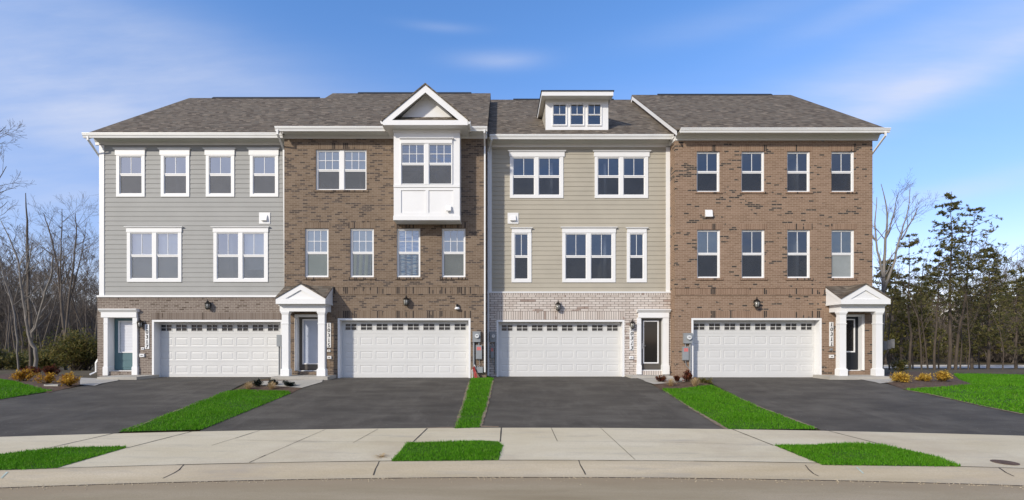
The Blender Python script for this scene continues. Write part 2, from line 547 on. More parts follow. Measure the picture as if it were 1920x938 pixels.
def sheet(name, P, dz, mat, step=.4, wob=0., skirt=.0):
    """a sheet of ground cover draped over the land, P in metres"""
    P = densify(P, step)
    if wob:
        P = [(x + random.uniform(-wob, wob), y + random.uniform(-wob, wob)) for x, y in P]
    xs = [p[0] for p in P]; ys = [p[1] for p in P]
    pts = [Vector(p) for p in P]
    n = len(P)
    gx = min(xs)
    while gx < max(xs):
        gy = min(ys)
        while gy < max(ys):
            if inside(P, gx, gy): pts.append(Vector((gx + random.uniform(-.02, .02), gy + random.uniform(-.02, .02))))
            gy += step
        gx += step
    r = delaunay_2d_cdt(pts, [], [list(range(n))], 1, 1e-5)
    mb = MB()
    mb.v = [(p.x, p.y, gz(p.x, p.y) + dz) for p in r[0]]
    mb.f = [tuple(f) for f in r[2]]
    if skirt:
        for i in range(n):
            a = P[i]; b = P[(i + 1) % n]
            za, zb = gz(*a) + dz, gz(*b) + dz
            mb.quad((*a, za), (*b, zb), (*b, zb - skirt), (*a, za - skirt))
    o = mb.build(name, mat)
    for p in o.data.polygons:
        if p.normal.z < -.2: p.flip()
    tag(o, kind='structure')
    return o


def G(lst): return [gp(*p) for p in lst]


# terrain
mb = MB()
xs = sorted(set(list(np.arange(-26, 26.1, .5)) + list(np.arange(-400, 401, 25)) + list(np.arange(-60, 61, 4))))
ys = sorted(set(list(np.arange(-6, 20.1, .3)) + list(np.arange(20, 60, 1.5)) + list(np.arange(60, 900, 40)) + list(np.arange(-600, -5, 40))))
nx, ny = len(xs), len(ys)
for y in ys:
    for x in xs: mb.v.append((float(x), float(y), gz(x, y) - (.03 if y + arc(x) < T_PAD else .012)))
for j in range(ny - 1):
    for i in range(nx - 1): mb.f.append((j * nx + i, j * nx + i + 1, (j + 1) * nx + i + 1, (j + 1) * nx + i))
tag(mb.build('ground', M['earth']), kind='structure')


def band(name, t0, t1, dz, mat, x0=-26, x1=26, nt=6, z=None):
    mb = MB()
    xs = np.arange(x0, x1 + .01, .4); ts = np.linspace(t0, t1, nt + 1)
    for t in ts:
        for x in xs:
            y = t - arc(x)
            mb.v.append((float(x), float(y), gz(x, y + (1e-4 if t == t0 else -1e-4 if t == t1 else 0)) + dz))
    n = len(xs)
    for j in range(nt):
        for i in range(n - 1): mb.f.append((j * n + i, j * n + i + 1, (j + 1) * n + i + 1, (j + 1) * n + i))
    o = mb.build(name, mat); tag(o, kind='structure'); return o


band('road', -3.5, T_ROAD, 0, M['road'], nt=24)
kb = band('kerb', T_ROAD + .0, T_KERB, .004, M['kerbcon'], nt=8)
band('sidewalk', T_KERB, T_WALK, .004, M['concrete'], nt=8)

# driveways (outlines run on under the sidewalk's edge)
DW = [[(285, 707), (530, 707), (480, 712), (427, 734), (300, 782), (225, 810), (195, 822), (-60, 834), (-700, 850), (-500, 800), (-250, 775), (0, 749), (98, 734), (150, 724), (200, 716), (232, 709)],
      [(545, 737), (575, 724), (612, 711), (634, 706), (884, 706), (868, 760), (855, 803), (850, 816), (600, 818), (355, 820), (378, 806)],
      [(925, 706), (1180, 706), (1240, 730), (1300, 768), (1357, 803), (1372, 815), (1100, 813), (896, 812), (900, 800), (912, 760)],
      [(1297, 706), (1545, 706), (1610, 709), (1665, 720), (1698, 731), (1741, 739), (1844, 762), (1920, 777), (2150, 822), (2450, 870), (2300, 880), (1990, 828), (1700, 818), (1550, 816), (1535, 804), (1420, 762), (1325, 714)]]
for d in DW: sheet('driveway', G(d), -.006, M['asphalt'], .45, .012)

# planting beds
BED = [[(90, 737), (150, 723), (150, 706), (100, 701), (20, 701), (-40, 707), (15, 715), (59, 726)],
       [(440, 735), (455, 730), (474, 716), (500, 712), (606, 712), (575, 724), (545, 738)],
       [(1240, 732), (1270, 731), (1337, 725), (1322, 713), (1298, 705), (1210, 712), (1228, 723)],
       [(1655, 717), (1698, 732), (1750, 728), (1828, 723), (1800, 712), (1790, 702), (1715, 697), (1660, 701)]]
for b in BED: sheet('mulch_bed', G(b), .004, M['mulch'], .3, .02)

# lawn: soil sheet + blades (one object, uncountable)
LAWN = [[(225, 810), (427, 734), (455, 731), (500, 732), (541, 735), (545, 738), (378, 806)],
        [(853, 804), (868, 760), (883, 712), (888, 707), (918, 707), (925, 711), (912, 760), (899, 802)],
        [(1240, 730), (1280, 729), (1334, 723), (1420, 762), (1533, 805), (1367, 805), (1300, 768)],
        [(1697, 731), (1750, 727), (1826, 722), (1800, 712), (1788, 702), (1920, 704), (2600, 712), (2600, 880), (2150, 822), (1920, 777), (1844, 762), (1741, 739)],
        [(-900, 712), (0, 711), (15, 714), (59, 725), (98, 733), (0, 749), (-250, 775), (-500, 800), (-800, 830)],
        [(104, 879), (-40, 884), (-400, 905), (-400, 868), (-60, 858), (0, 853), (60, 846), (120, 841), (190, 839), (236, 838), (232, 842)],
        [(764, 831), (830, 830), (896, 827), (935, 829), (943, 837), (938, 848), (935, 864), (734, 866)],
        [(1452, 836), (1527, 835), (1563, 833), (1607, 833), (1655, 836), (1711, 847), (1753, 857), (1803, 876), (1542, 873)]]
LW = [G(l) for l in LAWN]
for k, P in enumerate(LW):
    sheet('lawn', P, .010 if k >= 5 else .004, M['soil'], .4, .0)
rs = np.random.RandomState(3)
bl_v, bl_f = [], []


def blades(P, dens, h0, h1, w, dz):
    xs = [p[0] for p in P]; ys = [p[1] for p in P]
    A = (max(xs) - min(xs)) * (max(ys) - min(ys))
    n = int(A * dens)
    ax = rs.uniform(min(xs), max(xs), n); ay = rs.uniform(min(ys), max(ys), n)
    px_, py_ = np.array(xs), np.array(ys)
    c = np.zeros(n, bool); m = len(P)
    for i in range(m):
        x1, y1, x2, y2 = xs[i], ys[i], xs[(i + 1) % m], ys[(i + 1) % m]
        if y1 == y2: continue
        cond = ((y1 > ay) != (y2 > ay)) & (ax < (x2 - x1) * (ay - y1) / (y2 - y1) + x1)
        c ^= cond
    keep = c & (np.abs(ax / np.maximum(ay, .1)) < 1.35)
    ax, ay = ax[keep], ay[keep]
    n = len(ax)
    z = np.array([gz(a, b) for a, b in zip(ax, ay)]) + dz
    ax = ax + rs.normal(0, .018, n); ay = ay + rs.normal(0, .018, n)
    th = rs.uniform(0, 2 * np.pi, n); ww = w * rs.uniform(.6, 1.3, n)
    patch = .75 + .35 * np.sin(ax * 2.3 + 1.7 * np.sin(ay * 1.9)) * np.sin(ay * 2.9 + ax)
    h = rs.uniform(h0, h1, n) * patch
    lean = rs.uniform(0, .8, n) * h; ph = rs.uniform(0, 2 * np.pi, n)
    p0 = np.stack([ax - ww * np.cos(th), ay - ww * np.sin(th), z], 1)
    p1 = np.stack([ax + ww * np.cos(th), ay + ww * np.sin(th), z], 1)
    p2 = np.stack([ax + lean * np.cos(ph), ay + lean * np.sin(ph), z + h], 1)
    bl_v.append(np.stack([p0, p1, p2], 1).reshape(-1, 3))


for k, P in enumerate(LW):
    if k >= 5: blades(P, 4600, .025, .065, .006, .008)
    elif k in (3, 4): blades(P, 1100, .035, .085, .012, 0)
    else: blades(P, 2400, .03, .08, .008, 0)


def raw_mesh(name, V, nper, mat):
    V = np.asarray(V, dtype=np.float32).reshape(-1, 3)
    nf = len(V) // nper
    me = bpy.data.meshes.new(name)
    me.vertices.add(len(V)); me.loops.add(len(V)); me.polygons.add(nf)
    me.vertices.foreach_set('co', V.ravel())
    me.loops.foreach_set('vertex_index', np.arange(len(V), dtype=np.int32))
    me.polygons.foreach_set('loop_start', np.arange(0, len(V), nper, dtype=np.int32))
    try: me.polygons.foreach_set('loop_total', np.full(nf, nper, dtype=np.int32))
    except Exception: pass
    me.materials.append(mat)
    me.update(calc_edges=True); me.validate()
    return me


me = raw_mesh('grass', np.concatenate(bl_v), 3, M['grass'])
o = bpy.data.objects.new('grass', me); col.objects.link(o)
tag(o, 'bright green short turf between the driveways and along the kerb', 'grass', kind='stuff')

# joints cut in the concrete
mb = MB()


def joint(pts, w=.012, dz=.0085):
    P = G(pts)
    D = []
    for i in range(len(P) - 1):
        a, b = Vector(P[i]), Vector(P[i + 1]); n = max(1, int((b - a).length / .15))
        D += [a + (b - a) * k / n for k in range(n)]
    D.append(Vector(P[-1]))
    for i in range(len(D) - 1):
        a, b = D[i], D[i + 1]; d = (b - a).normalized(); q = Vector((-d.y, d.x)) * w * random.uniform(.7, 1.1)
        mb.quad(*[(p.x, p.y, gz(p.x, p.y) + dz) for p in (a - q, b - q, b + q, a + q)])


for j in ([(218, 812), (59, 848)], [(359, 810), (237, 841)]): joint(j, .012)
for j in ([(477, 811), (397, 836)], [(498, 854), (468, 868)], [(492, 806), (440, 823)], [(610, 806), (467, 868)], [(709, 805), (662, 831)],
          [(1033, 802), (1045, 828)], [(1125, 802), (1191, 863)]): joint(j, .005)
for j in ([(440, 826), (560, 828), (775, 830)], [(1045, 828), (1250, 830), (1440, 835)]): joint(j, .003)
for j in ([(801, 804), (773, 831)], [(940, 802), (938, 829)], [(1372, 805), (1420, 824), (1450, 836)], [(1545, 806), (1649, 833)]): joint(j, .013)
for j in ([(345, 872), (336, 882), (326, 888), (305, 898)], [(711, 866), (708, 873), (704, 880), (700, 892)], [(1085, 864), (1088, 873), (1094, 883), (1098, 891)],
          [(1510, 873), (1516, 881), (1525, 889), (1535, 894)], [(1873, 878), (1886, 887), (1901, 894)]): joint(j, .010)
xx = -20.
while xx < 20:
    a, b = xx, xx + .4
    y0 = T_KERB - arc(a); y1 = T_KERB - arc(b)
    w = random.uniform(.007, .013)
    mb.quad((a, y0 - w, gz(a, y0) + .0085), (b, y1 - w, gz(b, y1) + .0085), (b, y1 + w, gz(b, y1) + .0085), (a, y0 + w, gz(a, y0) + .0085))
    xx += .4
xx = -14.
while xx < 14:
    L_ = random.uniform(.1, .5)
    for k in range(4):
        a, b = xx + L_ * k / 4, xx + L_ * (k + 1) / 4
        y0 = T_ROAD - arc(a); y1 = T_ROAD - arc(b); w0, w1 = random.uniform(.004, .018), random.uniform(.004, .018)
        mb.quad((a, y0 - w0, -.6745), (b, y1 - w1, -.6745), (b, y1 + .004, -.6725), (a, y0 + .004, -.6725))
    xx += L_ + (random.uniform(.05, .3) if random.random() < .35 else 0)
tag(mb.build('concrete_joints', M['joint']), kind='structure')
# sandy dirt washed out along the turf edges
mb = MB()
for pts in ([(855, 801), (868, 760), (881, 715)], [(901, 800), (913, 760), (924, 714)], [(1340, 726), (1420, 762), (1530, 803)], [(1700, 732), (1741, 739), (1844, 762), (1918, 777)],
            [(236, 808), (330, 771), (427, 735)], [(1244, 731), (1300, 768), (1362, 805)], [(850, 802), (800, 803)], [(902, 800), (935, 801)]):
    P = G(pts); D = []
    for i in range(len(P) - 1):
        a, b = Vector(P[i]), Vector(P[i + 1]); n = max(1, int((b - a).length / .12))
        D += [a + (b - a) * k / n for k in range(n)]
    D.append(Vector(P[-1])); q0 = None
    W = [random.uniform(.015, .06) for _ in D]
    for i in range(len(D) - 1):
        d = (D[i + 1] - D[i]).normalized(); q = Vector((-d.y, d.x))
        mb.quad(*[(p.x, p.y, gz(p.x, p.y) + .0075) for p in (D[i] - q * W[i], D[i + 1] - q * W[i + 1], D[i + 1] + q * W[i + 1], D[i] + q * W[i])])
tag(mb.build('dirt_edge', M['sand']), kind='structure')
# grit along the kerb foot
mb = MB()
for k in range(1100):
    x = random.uniform(-11, 11)
    t = T_ROAD + random.gauss(-.01, .035)
    if random.random() < .2: t -= abs(random.gauss(0, .12))
    y = t - arc(x); z = gz(x, y) + .002; r = random.uniform(.003, .009)
    mb.lathe(x, y, [(r * 1.2, z), (r, z + r * .7), (r * .3, z + r)], 5, random.random())
tag(mb.build('kerb_grit', M['kerbcon']), 'pale broken grit lying along the foot of the kerb', 'grit', kind='stuff')
# survey paint on the kerb
mb = MB()
for pts in ([(1606, 877), (1619, 889)], [(14, 886), (2, 898)]):
    P = G(pts); a, b = Vector(P[0]), Vector(P[1])
    for i in range(5):
        p, q = a + (b - a) * i / 5, a + (b - a) * (i + 1) / 5
        w = .014
        mb.quad(*[(e[0], e[1], gz(e[0], e[1]) + .009) for e in ((p.x - w, p.y), (p.x + w, p.y), (q.x + w, q.y), (q.x - w, q.y))])
tag(mb.build('kerb_marking', M['marking']), kind='structure')
# manhole / drain cover
x, y = gp(1884, 868)
mo = root('drain_cover', (x, y, gz(x, y)), 'round rusty iron utility cover set in the sidewalk near the kerb', 'drain cover')
mb = MB(); mb.lathe(x, y, [(.17, gz(x, y) + .004), (.17, gz(x, y) + .012), (.155, gz(x, y) + .014), (.15, gz(x, y) + .010)], 28); mb.build('cover_ring', M['iron'], mo)
mb = MB()
for i in range(-3, 4):
    L = math.sqrt(max(.0, .148 ** 2 - (i * .042) ** 2))
    mb.box(x - L, x + L, y + i * .042 - .011, y + i * .042 + .011, gz(x, y) + .0105, gz(x, y) + .016)
mb.build('cover_grip', M['iron'], mo)
# far road at the right behind the lawn
mb = MB()
for i in range(40):
    a, b = 12 + i * 4., 16 + i * 4.
    mb.quad((a, 42.5, gz(0, 42.5) + .03), (b, 42.5, gz(0, 42.5) + .03), (b, 49, gz(0, 49) + .03), (a, 49, gz(0, 49) + .03))
tag(mb.build('far_road', M['farconcrete']), kind='structure')
mb = MB(); mb.box(12, 170, 49.02, 49.25, gz(0, 49) - .1, gz(0, 49) + .16)
tag(mb.build('far_kerb', M['farconcrete']), kind='structure')

# ------------------------------------------------------------------ house pieces


def lap_siding(mb, x0, x1, z0, z1, Y, holes, exp=.18, th=.014):
    zs0 = z0
    while zs0 < z1 - 1e-4:
        top = min(zs0 + exp, z1)
        cuts = sorted({zs0, top, *[q for h in holes for q in (h[2], h[3]) if zs0 < q < top]})
        yz = lambda z: Y - th * (1 - (z - zs0) / exp)
        for a, b in zip(cuts, cuts[1:]):
            m = (a + b) / 2
            hs = sorted([(h[0], h[1]) for h in holes if h[2] < m < h[3]])
            cur = x0; spans = []
            for h in hs:
                if h[0] > cur: spans.append((cur, h[0]))
                cur = max(cur, h[1])
            if cur < x1: spans.append((cur, x1))
            for u, v in spans:
                mb.quad((u, yz(a), a), (v, yz(a), a), (v, yz(b), b), (u, yz(b), b))
                if a == zs0: mb.quad((u, Y + .001, a), (v, Y + .001, a), (v, Y - th, a), (u, Y - th, a))
        zs0 = top


def window(h, Y, outer, units, up, lo, mun=(1, 0), head=None, brick=False, blind=None, glass=None, screen=True, label=None):
    """outer=(x0,x1,y0,y1) measured; returns the hole for the wall"""
    x0, x1 = X(outer[0], Y), X(outer[1], Y); z1, z0 = Z(outer[2], Y), Z(outer[3], Y)
    us = [(X(a, Y), X(b, Y)) for a, b in units]
    zu1, zu0 = Z(up[0], Y), Z(up[1], Y); zl1, zl0 = Z(lo[0], Y), Z(lo[1], Y)
    e = .03
    yf = Y + .045 if brick else Y - .035
    f = MB()
    f.plate(x0, x1, z0, z1, [(a - e, b + e, zl0 - e, zu1 + e) for a, b in us], yf, Y + .09)
    ys = yf + .025
    for a, b in us:   # upper sash stands proud of the lower one
        zm = (zu0 + zl1) / 2
        f.plate(a - e, b + e, zm, zu1 + e, [(a, b, zu0, zu1)], ys, ys + .035, back=True)
        f.plate(a - e, b + e, zl0 - e, zm - .001, [(a, b, zl0, zl1)], ys + .014, ys + .05, back=True)
        if mun[0] or mun[1]:
            yg = ys + .014
            for k in range(mun[0]):
                c = a + (b - a) * (k + 1) / (mun[0] + 1); f.box(c - .010, c + .010, yg, yg + .008, zu0, zu1)
            for k in range(mun[1]):
                c = zu0 + (zu1 - zu0) * (k + 1) / (mun[1] + 1); f.box(a, b, yg - .002, yg + .008, c - .010, c + .010)
    if head:
        hx0, hx1 = X(head[0], Y), X(head[1], Y); hz1, hz0 = Z(head[2], Y), Z(head[3], Y)
        ins = .055
        f.box(hx0 + ins, hx1 - ins, Y - .05, Y + .01, hz0, hz1 - .045)
        f.box(hx0 + .02, hx1 - .02, Y - .075, Y + .01, hz1 - .046, hz1 - .02)
        f.box(hx0, hx1, Y - .10, Y + .01, hz1 - .021, hz1)
    fo = f.build('window', M['white'], h)
    if label: fo['label'] = label
    g = MB()
    for a, b in us:
        g.quad((a, ys + .024, zu0), (b, ys + .024, zu0), (b, ys + .024, zu1), (a, ys + .024, zu1))
        g.quad((a, ys + .036, zl0), (b, ys + .036, zl0), (b, ys + .036, zl1), (a, ys + .036, zl1))
    g.build('pane', M[glass or GLASS], fo)
    if screen:
        g = MB()
        for a, b in us: g.quad((a, ys + .020, zl0), (b, ys + .020, zl0), (b, ys + .020, zl1), (a, ys + .020, zl1))
        g.build('insect_screen', M['screen' if screen is True else screen], fo)
    for k, bl in enumerate(blind or []):
        if not bl: continue
        kind, frac = bl
        a, b = us[k]; yb = Y + .105
        zt, zb = zu1 + .02, zu1 + .02 - (zu1 - zl0 + .03) * frac
        g = MB()
        if kind == 'blind':
            z = zt
            while z > zb:
                g.quad((a - .02, yb, z), (b + .02, yb, z), (b + .02, yb + .014, z - .05), (a - .02, yb + .014, z - .05)); z -= .047
            g.build('blind', M['blind'], fo)
        else:
            n = 28
            for i in range(n):
                u, v = a - .02 + (b - a + .04) * i / n, a - .02 + (b - a + .04) * (i + 1) / n
                amp = .0 if kind.endswith('shade') else .006
                w0, w1 = amp * math.sin(i * .8), amp * math.sin((i + 1) * .8)
                sk = .10 if kind == 'drape' else 0
                g.quad((u, yb + w0 * .3, zt), (v, yb + w1 * .3, zt), (v - sk, yb + w1, zb), (u - sk, yb + w0, zb))
            g.build('curtain' if not kind.endswith('shade') else 'shade', M['shade' if kind in ('drape', 'shade', 'cloth') else kind], fo)
    m = .0 if brick else .04
    return (x0 + m, x1 - m, z0 + m, z1 - m)


def garage(h, Y, trim, dl, dr, ys, pan, win, ws, pitch, ww, reveal=.30, dark=None):
    """trim=(x0,x1,ytop) ; door left/right px at the door plane ; returns hole"""
    x0, x1 = X(trim[0], Y), X(trim[1], Y); z1 = Z(trim[2], Y); z0 = -.02
    yd = Y + reveal
    f = MB(); tw = .075
    f.box(x0, x0 + tw, Y - .004, yd + .02, z0, z1)
    f.box(x1 - tw, x1, Y - .004, yd + .02, z0, z1)
    f.box(x0 + tw + .001, x1 - tw - .001, Y - .006, yd + .02, z1 - tw, z1)
    f.build('garage_frame', M['white'], h)
    a0, a1 = x0 + tw - .01, x1 - tw + .01     # door runs behind the frame
    d = MB()
    dlx, pw = X(dl, yd), pitch * yd / F
    secs = [Z(q, yd) for q in ys]             # 5 lines, bottom to top
    secs[0] = .012
    wins, rings = [], []
    for k in range(8):
        wa = X(ws + pitch * k, yd); wins.append((wa, wa + ww * yd / F, Z(win[1], yd), Z(win[0], yd)))
    gap = .006
    for s_ in range(4):
        lo_, hi_ = secs[s_] + gap, secs[s_ + 1] - gap
        if s_ == 3: hi_ = z1 - tw + .02; holes = wins
        else: holes = [(dlx + pw * k + pw * .09, dlx + pw * (k + 1) - pw * .09, Z(pan[s_][1], yd), Z(pan[s_][0], yd)) for k in range(8)]
        d.plate(a0, a1, lo_, hi_, holes, yd, yd + (.002 if s_ < 3 else .03))
        if s_ < 3:
            for (p, q, r, t) in holes:        # pressed raised panel
                lv = [(0, .002), (.02, .009), (.028, .009), (.06, .002)]
                for (i0, y0_), (i1, y1_) in zip(lv, lv[1:]):
                    A = [(p + i0, r + i0), (q - i0, r + i0), (q - i0, t - i0), (p + i0, t - i0)]
                    B = [(p + i1, r + i1), (q - i1, r + i1), (q - i1, t - i1), (p + i1, t - i1)]
                    for n_ in range(4):
                        m_ = (n_ + 1) % 4
                        d.quad((A[n_][0], yd + y0_, A[n_][1]), (A[m_][0], yd + y0_, A[m_][1]), (B[m_][0], yd + y1_, B[m_][1]), (B[n_][0], yd + y1_, B[n_][1]))
                d.quad((p + .06, yd + .002, r + .06), (q - .06, yd + .002, r + .06), (q - .06, yd + .002, t - .06), (p + .06, yd + .002, t - .06))
        else:
            for (p, q, r, t) in wins:         # grille and surround
                c, m_ = (p + q) / 2, (r + t) / 2
                d.box(c - .011, c + .011, yd - .006, yd + .02, r, t)
                d.box(p, c - .0111, yd - .006, yd + .02, m_ - .009, m_ + .009); d.box(c + .0111, q, yd - .006, yd + .02, m_ - .009, m_ + .009)
                d.plate(p - .02, q + .02, r - .02, t + .02, [(p, q, r, t)], yd - .010, yd + .001)
    d.box(a0, a1, yd + .012, yd + .03, secs[0], z1 - tw + .02) if False else None
    for s_ in range(1, 4): d.box(a0, a1, yd + .006, yd + .02, secs[s_] - gap, secs[s_] + gap)
    g = d.build('garage_door', M['door_white'], h)
    for (p, q, r, t) in wins:
        w = MB(); w.quad((p, yd + .024, r), (q, yd + .024, r), (q, yd + .024, t), (p, yd + .024, t)); w.build('pane', M['garageglass'], g)
    w = MB(); w.box(a0, a1, yd + .0, yd + .03, -.01, .014); w.build('weather_seal', M['soffit'], g)
    return (x0, x1, z0 - .05, z1)


def front_door(h, Y, reveal, x0, x1, yt, yb, glass, mat, gmat, label, handle='l', panels=0, stepmat='brick2', trim=None, gframe='white'):
    """door leaf set back in its opening"""
    yd = Y + reveal
    a, b = X(x0, yd), X(x1, yd); zt, zb = Z(yt, yd), Z(yb, yd)
    ga, gb, gt, gb_ = X(glass[0], yd), X(glass[1], yd), Z(glass[2], yd), Z(glass[3], yd)
    d = MB()
    d.plate(a, b, zb, zt, [(ga, gb, gb_, gt)], yd, yd + .05, back=True)
    if panels:
        for k in range(panels):
            hh = (gb_ - .07 - zb - .05) / panels
            p0 = zb + .06 + hh * k
            d.box(ga + .0, gb, yd - .012, yd + .002, p0 + .03, p0 + hh - .03)
    do = d.build('front_door', mat, h); do['label'] = label
    g = MB(); g.plate(ga - .035, gb + .035, gb_ - .035, gt + .035, [(ga + .008, gb - .008, gb_ + .008, gt - .008)], yd - .018, yd + .01); g.build('glass_frame', M[gframe], do)
    g = MB()
    if gmat == 'blinds':
        g.quad((ga, yd + .045, gb_), (gb, yd + .045, gb_), (gb, yd + .045, gt), (ga, yd + .045, gt)); g.build('pane', M['interior'], do)
        g = MB(); z = gt - .01
        while z > gb_:
            g.quad((ga, yd + .03, z), (gb, yd + .03, z), (gb, yd + .04, z - .055), (ga, yd + .04, z - .055)); z -= .06
        g.build('blind', M['doorblind'], do)
    else:
        g.quad((ga, yd + .02, gb_), (gb, yd + .02, gb_), (gb, yd + .02, gt), (ga, yd + .02, gt)); g.build('pane', M[gmat], do)
    hx = a + .07 if handle == 'l' else b - .07
    g = MB()
    zz = zb + (zt - zb) * .46
    g.box(hx - .03, hx + .03, yd - .02, yd, zz - .11, zz + .11)
    g.tube([(hx, yd - .02, zz), (hx, yd - .06, zz), (hx + (.1 if handle == 'l' else -.1), yd - .06, zz)], .011, 6)
    g.lathe(hx, yd - .015, [(.028, zz + .15), (.028, zz + .2)], 10)
    g.build('handle', M['nickel'], do)
    # jambs / casing, threshold, masonry step
    j = MB()
    j.box(a - .06, a, Y + .02, yd + .06, zb - .02, zt + .06); j.box(b, b + .06, Y + .02, yd + .06, zb - .02, zt + .06)
    j.box(a + .0005, b - .0005, Y + .02, yd + .06, zt + .001, zt + .06)
    if trim:
        tx0, tx1, ty = trim
        ax, bx, tz = X(tx0, Y), X(tx1, Y), Z(ty, Y)
        j.box(ax, a - .061, Y - .03, Y + .10, zb - .02, tz); j.box(b + .061, bx, Y - .03, Y + .10, zb - .02, tz); j.box(a - .0605, b + .0605, Y - .028, Y + .10, zt + .061, tz)
    j.box(a - .059, b + .059, yd - .10, yd + .06, zb - .05, zb - .021)
    j.build('door_frame', M['white'], h)
    s_ = MB(); s_.box(a - .05, b + .05, Y - .02, yd + .1, -.02, zb - .051); s_.build('step', M[stepmat], h)
    return (a - .061, b + .061, -.05, zt + .061)


def lantern(h, px0, px1, py0, py1, Y):
    """carriage lantern on a bracket"""
    c = (X(px0, Y) + X(px1, Y)) / 2; zt, zb = Z(py0, Y), Z(py1, Y); H = zt - zb; w = H * .25
    y = Y - w * 1.25
    m = MB()
    m.box(c - .045, c + .045, Y - .025, Y + .005, zb + H * .35, zb + H * .75)
    m.tube([(c, Y - .01, zb + H * .62), (c, Y - .05, zb + H * .78), (c, y + .01, zb + H * .86), (c, y, zb + H * .80)], .012, 6)
    m.lathe(c, y, [(.012, zt), (.018, zt - H * .05), (.010, zt - H * .10), (w * .35, zt - H * .16), (w * .45, zt - H * .24), (w * 1.08, zt - H * .38), (w * 1.05, zt - H * .42)], 8)
    m.lathe(c, y, [(w * .75, zb + H * .12), (w * .8, zb + H * .10), (w * .5, zb + H * .05), (.012, zb + H * .03), (.012, zb)], 8)
    for k in range(6):
        t = k * math.pi / 3 + .3
        m.tube([(c + w * .95 * math.cos(t), y + w * .95 * math.sin(t), zt - H * .41), (c + w * .72 * math.cos(t), y + w * .72 * math.sin(t), zb + H * .11)], .009, 4)
    lo = m.build('wall_lamp', M['lampblack'], h)
    g = MB(); g.lathe(c, y, [(w * .86, zt - H * .425), (w * .66, zb + H * .125)], 12); g.build('lamp_glass', M['lampglass'], lo, True)


def plate_number(h, px0, px1, py0, py1, Y, digits, shear=0.):
    x0, x1, z1, z0 = X(px0, Y), X(px1, Y), Z(py0, Y), Z(py1, Y)
    m = MB(); m.box(x0, x1, Y - .02, Y + .004, z0, z1)
    p = m.build('number_plate', M['white'], h)
    hgt = (z1 - z0) / len(digits)
    off = OFF[h.name]
    for k, ch in enumerate(digits):
        cu = bpy.data.curves.new('digit', 'FONT'); cu.body = ch; cu.size = hgt * 1.08; cu.align_x = 'CENTER'; cu.offset = .003; cu.extrude = .004; cu.shear = shear
        t = bpy.data.objects.new('tmp_digit', cu); col.objects.link(t)
        bpy.context.view_layer.update()
        me = bpy.data.meshes.new_from_object(t.evaluated_get(bpy.context.evaluated_depsgraph_get()))
        bpy.data.objects.remove(t)
        cx, zb = (x0 + x1) / 2, z1 - hgt * (k + 1) + hgt * .12
        me.transform(Matrix.Translation(Vector((cx, Y - .0245, zb)) - off) @ Matrix.Rotation(R(90), 4, 'X'))
        if ch == '1':   # old-style one with a foot
            bm = bmesh.new(); bm.from_mesh(me)
            bmesh.ops.create_cube(bm, size=1, matrix=Matrix.Translation(Vector((cx + .004, Y - .0245, zb + .006)) - off) @ Matrix.Diagonal((hgt * .42, .008, .014, 1)))
            bm.to_mesh(me); bm.free()
        me.materials.clear(); me.materials.append(M['digit'])
        d = bpy.data.objects.new('digit', me); col.objects.link(d); d.parent = p


def small_box(h, name, px0, px1, py0, py1, Y, mat, depth=.05, sub=None):
    x0, x1, z1, z0 = X(px0, Y), X(px1, Y), Z(py0, Y), Z(py1, Y)
    m = MB(); m.box(x0, x1, Y - depth, Y + .004, z0, z1)
    m.box(x0 + .008, x1 - .008, Y - depth - .006, Y - depth, z0 + .008, z1 - .008)
    o = m.build(name, M[mat], h)
    if sub:
        c = (x0 + x1) / 2; zc = (z0 + z1) / 2; q = (x1 - x0) * .24
        g = MB(); g.box(c - q, c + q, Y - depth - .010, Y - depth - .006, zc - .016, zc + .016); g.build('button', M[sub], o)
    return o


def vent(h, px0, px1, py0, py1, Y, plate=True):
    x0, x1, z1, z0 = X(px0, Y), X(px1, Y), Z(py0, Y), Z(py1, Y)
    m = MB()
    if plate: m.box(x0, x1, Y - .03, Y + .004, z0, z1); k = .24
    else: k = .0
    w, hh = (x1 - x0), (z1 - z0)
    a, b, c, d = x0 + w * k, x1 - w * k, z0 + hh * (k + .02), z1 - hh * k
    m.prism([(Y - .03, d), (Y - .03, c), (Y - .115, c), (Y - .115, c + .02), (Y - .075, d - .03)], 'x', a, b)
    m.build('dryer_vent', M['white'], h)


def downspout(h, pts, w=.038, name='downspout'):
    m = MB(); m.tube(pts, w * 1.2, 4); m.build(name, M['gutter'], h)


def roof(h, Y, xl, xr, ye, yr, side_l=True, side_r=True, k=1.333, eave=.42):
    """gabled roof; returns (Ye, ze, slope, Yr, zr)"""
    Ye = Y - eave; Yr = Ye * k
    ze, zr = Z(ye, Ye), Z(yr, Yr)
    s = (zr - ze) / (Yr - Ye)
    Yb = 2 * Yr - Ye
    a, b = xl, xr
    m = MB(); th = .05
    prof = [(Ye - .03, ze - .03 * s), (Yr, zr), (Yb, ze), (Yb, ze - th), (Yr, zr - th), (Ye - .03, ze - .03 * s - th)]
    m.prism(prof, 'x', a - .02, b + .02)
    ro = m.build('roof', M['shingle'], h)
    g = .20
    for (x, on) in ((a, side_l), (b, side_r)):
        if not on: continue
        d = .03
        x0, x1 = (x, x + d) if x == a else (x - d, x)
        f = MB()
        f.prism([(Ye, ze - th), (Yr, zr - th), (Yb, ze - th), (Yb, ze - th - g), (Yr, zr - th - g), (Ye, ze - th - g)], 'x', x0, x1)
        f.build('rake_board', M['white'], h)
    v = MB(); L = b - a
    v.prism([(Yr - .14, zr - .09), (Yr - .12, zr - .045), (Yr, zr + .055), (Yr + .12, zr - .045), (Yr + .14, zr - .09)], 'x', a + L * .16, b - L * .12)
    v.build('ridge_vent', M['ridge'], ro)
    return Ye, ze, s, Yr, zr


